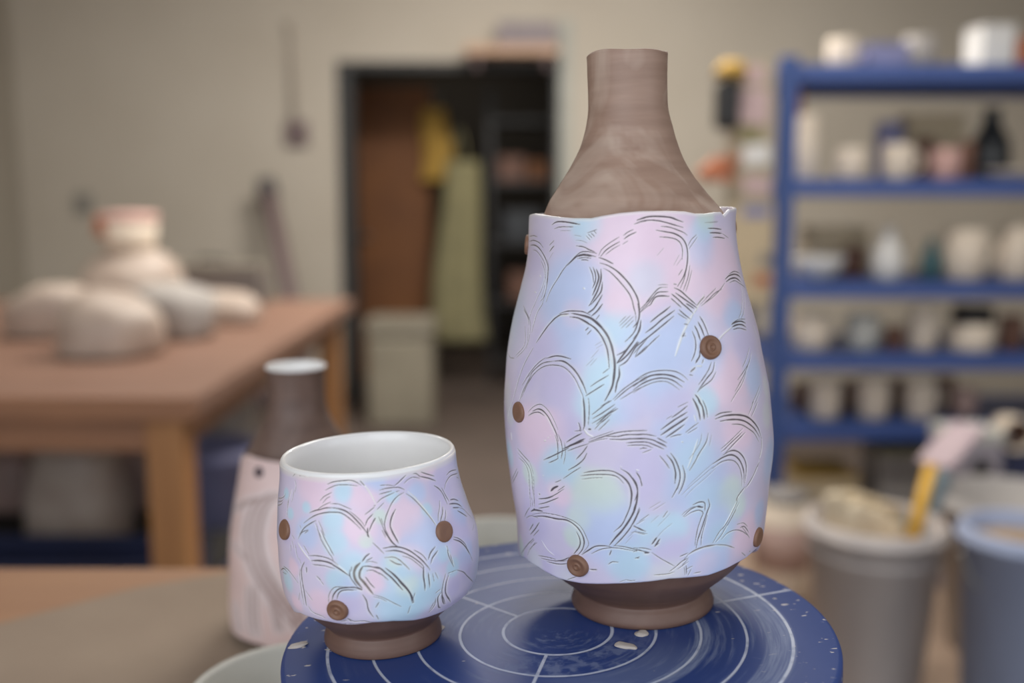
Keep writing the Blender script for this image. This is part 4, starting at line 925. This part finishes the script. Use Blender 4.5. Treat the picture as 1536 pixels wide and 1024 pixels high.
BV = [('P', [(1000,385,55),(930,345,40),(960,440,40),(1085,400,38),(1075,440,25),(1095,570,32),(1110,640,26),(800,650,32),(830,640,22),(985,340,30),(840,735,18),(1020,420,24),(1120,800,25),(860,470,18),(930,455,18),(1060,845,18)]),
      ('B', [(850,440,42),(865,500,38),(1050,370,26),(980,560,38),(1010,500,36),(1020,650,30),(910,790,42),(1045,720,40),(1080,770,34),(1060,835,30),(1155,690,26),(1060,540,26),(1130,560,24),(1100,470,20),(930,600,24),(790,350,18),(765,470,14),(1140,770,16),(960,500,26),(1070,850,18)]),
      ('C', [(880,337,20),(970,420,24),(928,490,22),(895,600,30),(1035,690,28),(838,700,28),(1060,745,24),(765,680,16),(1055,345,16),(905,560,22),(1080,800,20),(945,840,26),(1060,600,16),(980,800,20),(1010,790,18)]),
      ('M', [(885,740,28),(910,740,24),(870,778,16),(1095,740,20),(780,820,14),(862,805,14),(1060,330,14),(1105,760,16),(795,710,14)]),
      ('V', [(800,380,26),(820,520,26),(850,640,22),(1120,520,26),(840,580,30),(1100,430,18),(980,690,30),(960,720,26),(1010,610,24),(790,560,20),(800,780,26),(830,850,20),(1000,820,24),(950,600,20)]),
      ('G', [(760,590,18),(765,620,14),(1150,620,16),(1150,580,14),(800,845,18),(840,860,16),(1000,860,22)])]
fv = Frame((.0495, .034, 0))
zs = [.022, .025, .0349, .0447, .0546, .0644, .0743, .0841, .094, .1039, .1137, .1236, .1334, .1433, .1531, .163, .1729, .1827, .1926, .2024, .2123, .2221, .232]
Rs = [.0648, .0656, .0668, .0683, .0693, .0704, .0711, .0719, .0724, .0724, .0723, .0718, .0704, .0687, .0668, .0644, .0618, .0593, .0571, .0556, .0549, .0550, .0555]
cs = [-.0022, -.0022, -.0021, -.0009, -.0005, -.0006, -.0007, -.0006, -.0008, -.0013, -.0017, -.0017, -.0018, -.002, -.0018, -.0019, -.0019, -.0018, -.0015, -.0015, -.0016, -.0008, 0.0]
pv = Prof(zs, Rs, cs)
topv = [(794,321.5),(800,320),(815,322),(835,325),(860,327),(885,327),(905,323),(930,319),(960,316.5),(1000,316),(1030,317),(1045,320),(1060,320),(1075,318),(1084,317.5),(1088,322.5),(1092,318),(1096,313.5),(1101,313)]
hemv = [(786,838),(795,845),(807,852),(822,861),(837,868.5),(855,873),(872,876),(895,877),(921,876.5),(950,875),(974,873),(1004,868.6),(1030,867),(1062,863.6),(1078,858),(1091,852.5),(1105,845),(1118,838),(1130,828),(1138,821)]
vase = empty('bottle_vase', tuple(fv.O), 'tall brown necked bottle vase wrapped in a carved pearly lavender sleeve, on the blue wheel', 'vase', rot=ROT)
sleeve('carved_sleeve', vase, fv, pv, topv, hemv, .2195, .026, parse(SV, TV), BV, M['sleeve'], back=backarcs(pv, 4, .04, .2, 7, .026), rimtint='W')
nz_ = [.218, .227, .236, .245, .254, .263, .272, .281, .290, .2985]; nR = [.0476, .0418, .0353, .0298, .0257, .0230, .0211, .0208, .0209, .0211]; nc = [-.001, -.0026, -.0029, -.0025, -.0017, -.0014, -.0016, -.0016, -.0016, -.0014]
prof = [(0,.0015),(.030,.0015),(.0365,0),(.0388,.0004),(.0398,.002),(.0396,.004),(.0382,.0075),(.0368,.0098),(.0366,.0108),(.0378,.0125),(.0405,.0150),(.042,.0165),(.049,.0225),(.056,.030),(.0605,.04),(0,.04)]
fprof = prof
prof = [(0,.0401),(.0606,.0401),(.0625,.045),(.0655,.075),(.0665,.1),(.0655,.13),(.061,.16),(.0565,.18),(.0530,.20),(.0518,.2105)]
prof += list(zip(nR, nz_))+[(.0212,.3003),(.0205,.3012),(.0195,.3008),(.0186,.298),(.0178,.28),(.018,.262),(.023,.25),(.034,.233),(.045,.214),(.05,.19),(.055,.16),(.06,.12),(.059,.07),(.055,.055),(.04,.049),(0,.048)]
_b = catmull(prof[1:], 5); prof = [(0,.0401)]+[tuple(q) for q in _b]
_f = catmull(fprof[1:-1], 5); fprof = [(0,.0015)]+[tuple(q) for q in _f]+[(0,.04)]
def cxv(z): return np.interp(z, [0, .02, .05, .1, .2]+nz_, [0, -.0008, -.0008, -.0012, -.0012]+nc)
def neckwob(me, amp):
    co = np.zeros(len(me.vertices)*3, np.float32); me.vertices.foreach_get('co', co); co = co.reshape(-1, 3)
    a = np.arctan2(co[:, 1], co[:, 0]); m_ = co[:, 2] > .285; k = np.clip((co[:, 2]-.285)/.015, 0, 1)
    co[:, 2] += amp*k*(np.sin(2*a+.4)+.5*np.sin(5*a+1))*m_; me.vertices.foreach_set('co', co.reshape(-1)); me.update()
lathe('foot', fprof, M['clayfoot_shaded'], vase, seg=160, cx=cxv)
bd = lathe('clay_body', prof, M['clay'], vase, seg=160, cx=cxv); neckwob(bd.data, .0006)
for p_, r_, st in (((1065,521), .0060, 0), ((867,848), .0059, 0), ((779,618), .0055, 1), ((1136,805), .0052, 1)):
    button(vase, fv, pv, p_, r_, style=st)
button(vase, fv, pv, None, .0056, phi=-1.66, z=.2035, style=1); button(vase, fv, pv, None, .0058, phi=1.66, z=.209, style=1)

# ---- cup
TCU = {'C1': (405,690,9.145), 'C2': (560,690,9.145), 'C3': (405,795,6.824), 'C4': (560,795,6.824)}
SCU = '''
C1 9 310,220 340,190 390,180 450,192 535,228; 7 395,215 430,217 475,228; 9 118,518 160,520 200,490 217,448; 8 112,567 160,560 188,528; 9 108,617 150,605 182,568
C1 7 340,275 352,350 340,445; 7 330,400 300,565; 7 285,440 260,560 240,680 230,785; 12p 300,400 270,520 240,620
C1 13 785,332 850,305 950,288 1100,280 1180,305 1252,347; 10 755,417 830,375 920,345 1050,340 1205,357
C1 9 685,558 740,500 845,443; 7 720,592 770,530 825,498; 8 655,677 700,640 750,610 835,573
C1 13 540,722 620,690 690,675 760,655 845,652; 9 825,598 930,600 1010,630 1120,678; 17 845,650 940,665 1030,695 1110,750 1190,830 1270,920 1335,1005; 13 465,862 560,790 660,740 780,715 880,712 980,725 1080,790 1170,870 1255,955; 13 405,1018 470,930 550,870 635,823
C1 9 630,860 670,960 710,1050; 10 670,830 710,920 760,1030; 22p 1250,290 1330,390 1400,500 1455,615; 11 1235,288 1295,352
C1 8 1090,700 1180,770 1260,850 1305,925; 10 1305,748 1370,700 1435,648; 13 1308,905 1340,820 1415,742; 13 1358,985 1400,880 1455,798; 18 1340,930 1340,1020 1360,1060; 10 1425,630 1450,628
C1 5 410,890 430,930; 8 480,1000 530,960
C2 13 298,352 350,310 400,260 452,208; 9 428,322 480,270 550,235 645,250; 10 548,190 590,185 645,222; 13 655,163 720,185 835,218; 15 625,218 700,235 770,250 855,283
C2 8 95,350 200,345 292,358; 12 85,417 180,392 280,380 360,378 435,408; 11 85,472 170,450 255,428; 10 55,592 100,545 180,500 295,448; 8 318,437 365,424
C2 12 425,448 340,500 270,580 220,680 180,780 158,880 172,960 215,1030; 18 315,675 270,760 243,850 243,930 295,1030
C2 22p 480,430 580,520 700,660 790,780 870,890; 12b 455,462 520,500 600,570 700,680 800,800 865,895
C2 13 835,348 900,390 950,450 990,530 1022,605; 12 938,378 970,440 1010,510 1045,563; 10 915,555 915,650 900,740 895,835; 15 957,638 957,720 928,835; 12 997,685 1000,760 982,835
C2 12 998,202 1050,150 1125,130; 12 973,392 1000,290 1060,210 1145,180; 8 1130,233 1162,247
C2 15 1055,545 1110,535 1170,557; 18 1045,602 1110,595 1170,605 1225,643; 15 1095,652 1180,650; 8 1180,650 1240,670 1310,740 1380,830 1372,960; 15 1160,692 1230,730 1295,773
C2 9 75,778 110,860 150,960 180,1040; 9 108,800 140,890; 10 -5,845 30,798; 8 55,682 150,590 
C3 8 288,85 330,20 395,-5; 8 498,-5 530,90 580,180 630,260 662,325; 10 528,-5 570,90 620,180 655,255; 14p 512,0 560,100 620,220
C3 18p 290,130 350,220 425,310; 8 348,158 402,245; 9 396,258 480,258 570,275 650,310 705,352; 16 425,310 520,310 620,335 720,395 825,470; 8 435,350 550,360 665,392; 14p 670,330 740,390 800,445
C3 5 225,110 240,185; 7 260,150 270,230 290,305; 5 210,150 210,215; 5 250,90 225,50; 7 300,290 315,340
C3 9 128,370 180,410 230,470 285,545; 10 98,407 130,395 172,433; 5 118,430 160,452
C3 14 352,323 320,400 325,520 345,640 368,775; 9 308,392 300,470 315,600 342,765; 14 372,378 372,432; 5 300,640 290,720; 5 380,650 430,720; 5 360,620 400,680
C3 8 388,778 430,840 520,880 562,907; 10 480,470 520,515; 6 520,520 550,560
C3 26b 925,332 880,380 862,440 880,510 945,592; 24b 952,370 922,420 920,480 960,530 1055,655; 12p 900,420 900,490 950,560; 10 950,370 1020,370 1130,397; 9 820,400 820,470 870,550 905,592; 7 838,370 830,420
C3 10 978,478 1030,550 1072,592; 6 985,415 1060,410 1125,452; 12 943,322 980,270 1022,238; 6 975,325 1040,320 1100,337; 8 988,312 1050,280; 20b 890,590 945,610
C3 7 600,755 600,670 640,600 700,580 860,585; 14 632,725 650,660 700,605 770,590 870,587 945,612; 12 683,705 700,650 750,615 885,610
C3 11 948,658 990,730 1010,820 1062,893; 9 1083,792 1117,738; 8 1088,868 1112,912; 6 725,935 790,925; 9 808,908 860,935 960,930 1055,947; 6 755,960 850,960 945,960; 10 790,905 830,935
C4 15 108,-10 150,60 200,130 253,172; 15 183,-10 220,60 262,132; 7 -5,128 60,190 112,242; 6 90,0 130,80
C4 13 100,187 200,172 290,180 380,215 470,280 540,350 583,405; 12 125,217 220,210 310,230 410,280 500,350 522,383; 7 298,265 380,290 450,340 520,402; 8 418,203 500,250 552,312
C4 10b 115,282 200,275 260,300 320,350 373,403; 13b 165,303 230,340 295,357; 10p 170,290 240,320
C4 15 -5,375 60,385 130,440 200,500 303,613; 18 125,388 220,465 320,570 380,650 402,745; 15 255,515 350,610 402,690 412,742; 7 -5,415 80,450 155,512
C4 6 -5,658 100,690 200,740 285,782; 5 0,680 80,700 140,730; 7 380,775 353,852; 6 410,700 425,640
C4 14 515,375 515,470 525,540 530,615; 12 563,435 577,583; 5 608,440 622,522; 5 633,430 662,492
C4 11 637,168 590,230 563,303; 11 662,208 610,280 588,342
C4 9 755,160 770,260 822,375; 12p 740,160 790,260 835,365; 7 790,250 815,340
C4 10 828,70 880,85 940,130 972,195; 15 825,93 900,120 960,180 1003,253; 5 1000,250 1025,310
C4 10 740,445 715,550 705,650 737,755; 14 770,458 745,550 745,650 793,735; 13 692,637 660,700 670,780 692,795; 9 640,695 625,770 568,842; 8 620,740 580,812; 13 700,665 715,730 728,757
C4 9 858,408 930,430 970,470 1023,533; 5 765,440 850,410; 6 640,640 690,600
'''
BC = [('C', [(a_, b_, c_*.78) for a_, b_, c_ in [(515,738,14),(500,780,16),(503,812,18),(530,850,22),(600,855,26),(600,910,34),(640,885,26),(680,850,14),(436,770,8),(640,765,10),(430,870,16),(590,745,10),(460,760,8),(505,870,16),(620,905,20),(430,740,8),(665,830,12)]]),
      ('P', [(545,745,16),(540,790,18),(610,775,22),(470,725,24),(440,850,10),(480,905,16),(620,835,16),(560,870,14),(480,750,14),(590,800,10),(445,905,10),(640,700,14)]),
      ('B', [(640,810,30),(690,770,16),(520,880,14),(700,830,18),(560,720,14),(460,800,16),(625,740,12)]),
      ('V', [(660,730,18),(690,800,22),(700,850,14),(430,800,12),(450,830,16),(600,720,16),(680,880,12),(520,905,14),(690,715,14)]),
      ('M', [(612,880,14),(548,810,8),(590,845,8),(570,775,8)])]
fc = Frame((-.0933, .003, 0))
cz = [.008, .0122, .0182, .0244, .0306, .0368, .043, .0492, .0554, .0616, .0678, .074, .0802, .0864, .0926, .0988, .105]
cR = [.0385, .0408, .0440, .0472, .0504, .0517, .0525, .0526, .0524, .0516, .0502, .0489, .0476, .0464, .0455, .0452, .0452]
cc = [.000, .000, -.0002, 0, .0004, .0004, .0005, .0004, .0004, -.0004, -.0011, -.0016, -.0021, -.0022, -.0022, -.0022, -.0022]
pc = Prof(cz, cR, cc)
topc = [(423,697),(440,705),(470,711),(500,714),(540,715.5),(580,714),(620,708),(650,700),(670,690),(680,681)]
hemc = [(424,890),(437,913),(450,920),(463,926),(489,933),(505,936),(522,938),(540,937),(560,934),(590,932),(622,931),(640,927),(655,922),(667,917),(682,907),(697,895),(710,878)]
cup = empty('carved_cup', tuple(fc.O), 'small round footed cup with white inside and carved pearly lavender outside, on the blue wheel', 'cup', rot=ROT)
sleeve('carved_sleeve', cup, fc, pc, None, hemc, .1004, .019, parse(SCU, TCU), BC, M['sleeve'], Rref=.046, whitetop=.004, back=backarcs(pc, 9, .025, .09, 6, .02), lumps=.0005, zback_seed=8)
lathe('clay_foot', [(0,.003),(.022,.003),(.026,.0),(.0305,.0003),(.0313,.0018),(.0308,.0048),(.0296,.0085),(.0292,.0098),(.0302,.0115),(.0345,.0155),(.0395,.0205),(.044,.027),(.0465,.033),(.0,.033)], M['clayfoot_shaded'], cup, seg=128, smoothp=4)
M['liner'] = mat('white_porcelain_liner', rgb(243,242,241), .28, rgb(236,235,234), 10, .5, coat=.2)
zz_ = np.linspace(.1, .045, 9)
pl = [(float(pc.R(z))-.0031, z) for z in zz_]
lathe('white_liner', [(float(pc.R(.1))-.0003, .0988),(float(pc.R(.1))-.0001,.1002),(float(pc.R(.1))-.0008,.1012),(float(pc.R(.1))-.0018,.1014)]+pl+[(.044,.04),(.036,.036),(.02,.0345),(0,.034)], M['liner'], cup, seg=128, cx=lambda z: pc.c(z))
for p_, r_, st in (((666,797), .0053, 1), ((506.5,914.5), .0054, 0), ((428,794), .0052, 1)): button(cup, fc, pc, p_, r_, style=st)

# ---- pink bottle behind the cup
fb = Frame((0, 0, 0), np.eye(3), np.array([X(452.5, .829, .95), .829, ZC+.0004]))
D_ = .829
ys = [1000, 966, 950, 920, 880, 830, 780, 740, 715, 695, 681, 670]; xs_ = [380, 366, 353, 347, 344.5, 346, 352, 358.5, 363.5, 367.5, 370, 371]
zb = []; Rb = []
for y_, x_ in zip(ys, xs_):
    z_ = Z(y_, D_); dep = D_*math.cos(PITCH)+(1.25-z_)*math.sin(PITCH); zb.append(z_-fb.O[2]); Rb.append((452.5-x_)/F_PX*dep)
zb[0] = min(zb[0], zb[1]-.004)
pb = Prof(zb, Rb, [0]*len(zb))
z_lo = float(zb[1])
pink = empty('pink_bottle', tuple(fb.O), 'blurred brown necked bottle with a pink carved sleeve standing behind the cup', 'bottle')
SP = parse('''
T 26f 418,738 391,758 379,797 385,840 410,888 434,920 450,940; 14f 351,766 367,754 395,746; 9f 347,809 371,841; 16f 379,876 378,930 384,955; 12f 410,900 420,950; 10f 352,900 360,950; 20f 440,900 452,950
''', {'T': (0, 0, 1)})
SP = [(w*.32, 'd' if i in () else 'f', p) for i, (w, k, p) in enumerate(SP)]
SPx = []
for w, k, p in SP:
    for off in (-1.6, 0, 1.6): SPx.append((w, 'd', [(a+off*w*.8, b_) for a, b_ in p]))
PALE_SAVE = DARK.copy(); DARK[:] = rgb(182,158,154)[:3]
topb = [(371,682),(380,686),(400,691),(425,694),(452,695),(480,694),(505,690),(525,685),(533,682)]
hemb = [(366,960),(390,968),(420,974),(452,976),(490,974),(520,966),(536,960)]
sleeve('carved_sleeve', pink, fb, pb, topb, hemb, Z(682, D_)-fb.O[2], max(z_lo, .006), SPx, [], sleeve_material('pink_slip', .5, .1), base='K', sp=.0007, mm=.00057, Rref=.06, lumps=.0008, back=backarcs(pb, 12, .03, .14, 6, .024), zback_seed=1)
DARK[:] = PALE_SAVE
zt_ = Z(549, D_)-fb.O[2]
def zy(y): return Z(y, D_)-fb.O[2]
pr_ = [(0,.002),(.040,.0),(.046,.001),(.050,.006),(.054,.02),(.056,.06),(.052,.11),(.0455,zy(684)),(.0405,zy(668)),(.0350,zy(650)),(.0300,zy(634)),(.0258,zy(618)),(.0236,zy(600)),(.0234,zy(580)),(.0238,zy(562)),(.0248,zt_-.001)]
lathe('clay_body', pr_, clay_material('dark_brown_clay', rgb(112,90,80), rgb(98,78,70), rgb(128,108,100)), pink, seg=96, smoothp=4)
lathe('white_inside', [(.0249,zt_-.0009),(.0251,zt_+.0004),(.0244,zt_+.0012),(.0234,zt_+.0004),(.0222,zt_-.01),(.0215,zt_-.03),(.0,zt_-.032)], M['liner'], pink, seg=64)
button(pink, fb, pb, (388.5,708), .0045, style=1, mat_='greybutton' if 'greybutton' in M else 'button')

# ------------------------------------------------------------------ light
w = bpy.data.worlds.new('world'); SC.world = w; w.use_nodes = True
w.node_tree.nodes['Background'].inputs[0].default_value = (.86, .92, 1, 1); w.node_tree.nodes['Background'].inputs[1].default_value = 1.05
def area(name, loc, target, sx, sy, e, col=(1,1,1)):
    l = bpy.data.lights.new(name, 'AREA'); l.shape = 'RECTANGLE'; l.size = sx; l.size_y = sy; l.energy = e; l.color = col
    o = bpy.data.objects.new(name, l); COL.objects.link(o); o.location = loc
    o.rotation_euler = (Vector(target)-Vector(loc)).to_track_quat('-Z', 'Y').to_euler(); return o
area('window_light', (-.9, -1.4, 2.0), (.0, .5, 1.1), 2.4, 1.6, 22, (.93, .96, 1))
area('window_light_right', (2.4, -.7, 1.9), (.1, .6, 1.1), 1.2, 1.2, 8, (.95, .97, 1))
area('ceiling_lamp', (.6, 2.0, 2.85), (.6, 2.4, 0), 1.2, .3, 30, (1, .97, .92))
area('ceiling_lamp', (.25, 3.9, 2.85), (.15, 4.5, 0), 1.2, .5, 84, (1, .96, .9))
area('ceiling_lamp', (-1.2, 3.2, 2.85), (-1.2, 3.6, 0), 1.2, .4, 20, (1, .96, .9))
area('passage_lamp', (-.5, 7.6, 2.8), (-.5, 7.0, 0), .6, .3, 9, (1, .9, .75))
vs = SC.view_settings; vs.view_transform = 'Standard'; vs.look = 'None'; vs.gamma = 1; vs.use_curve_mapping = False; vs.exposure = 0.0
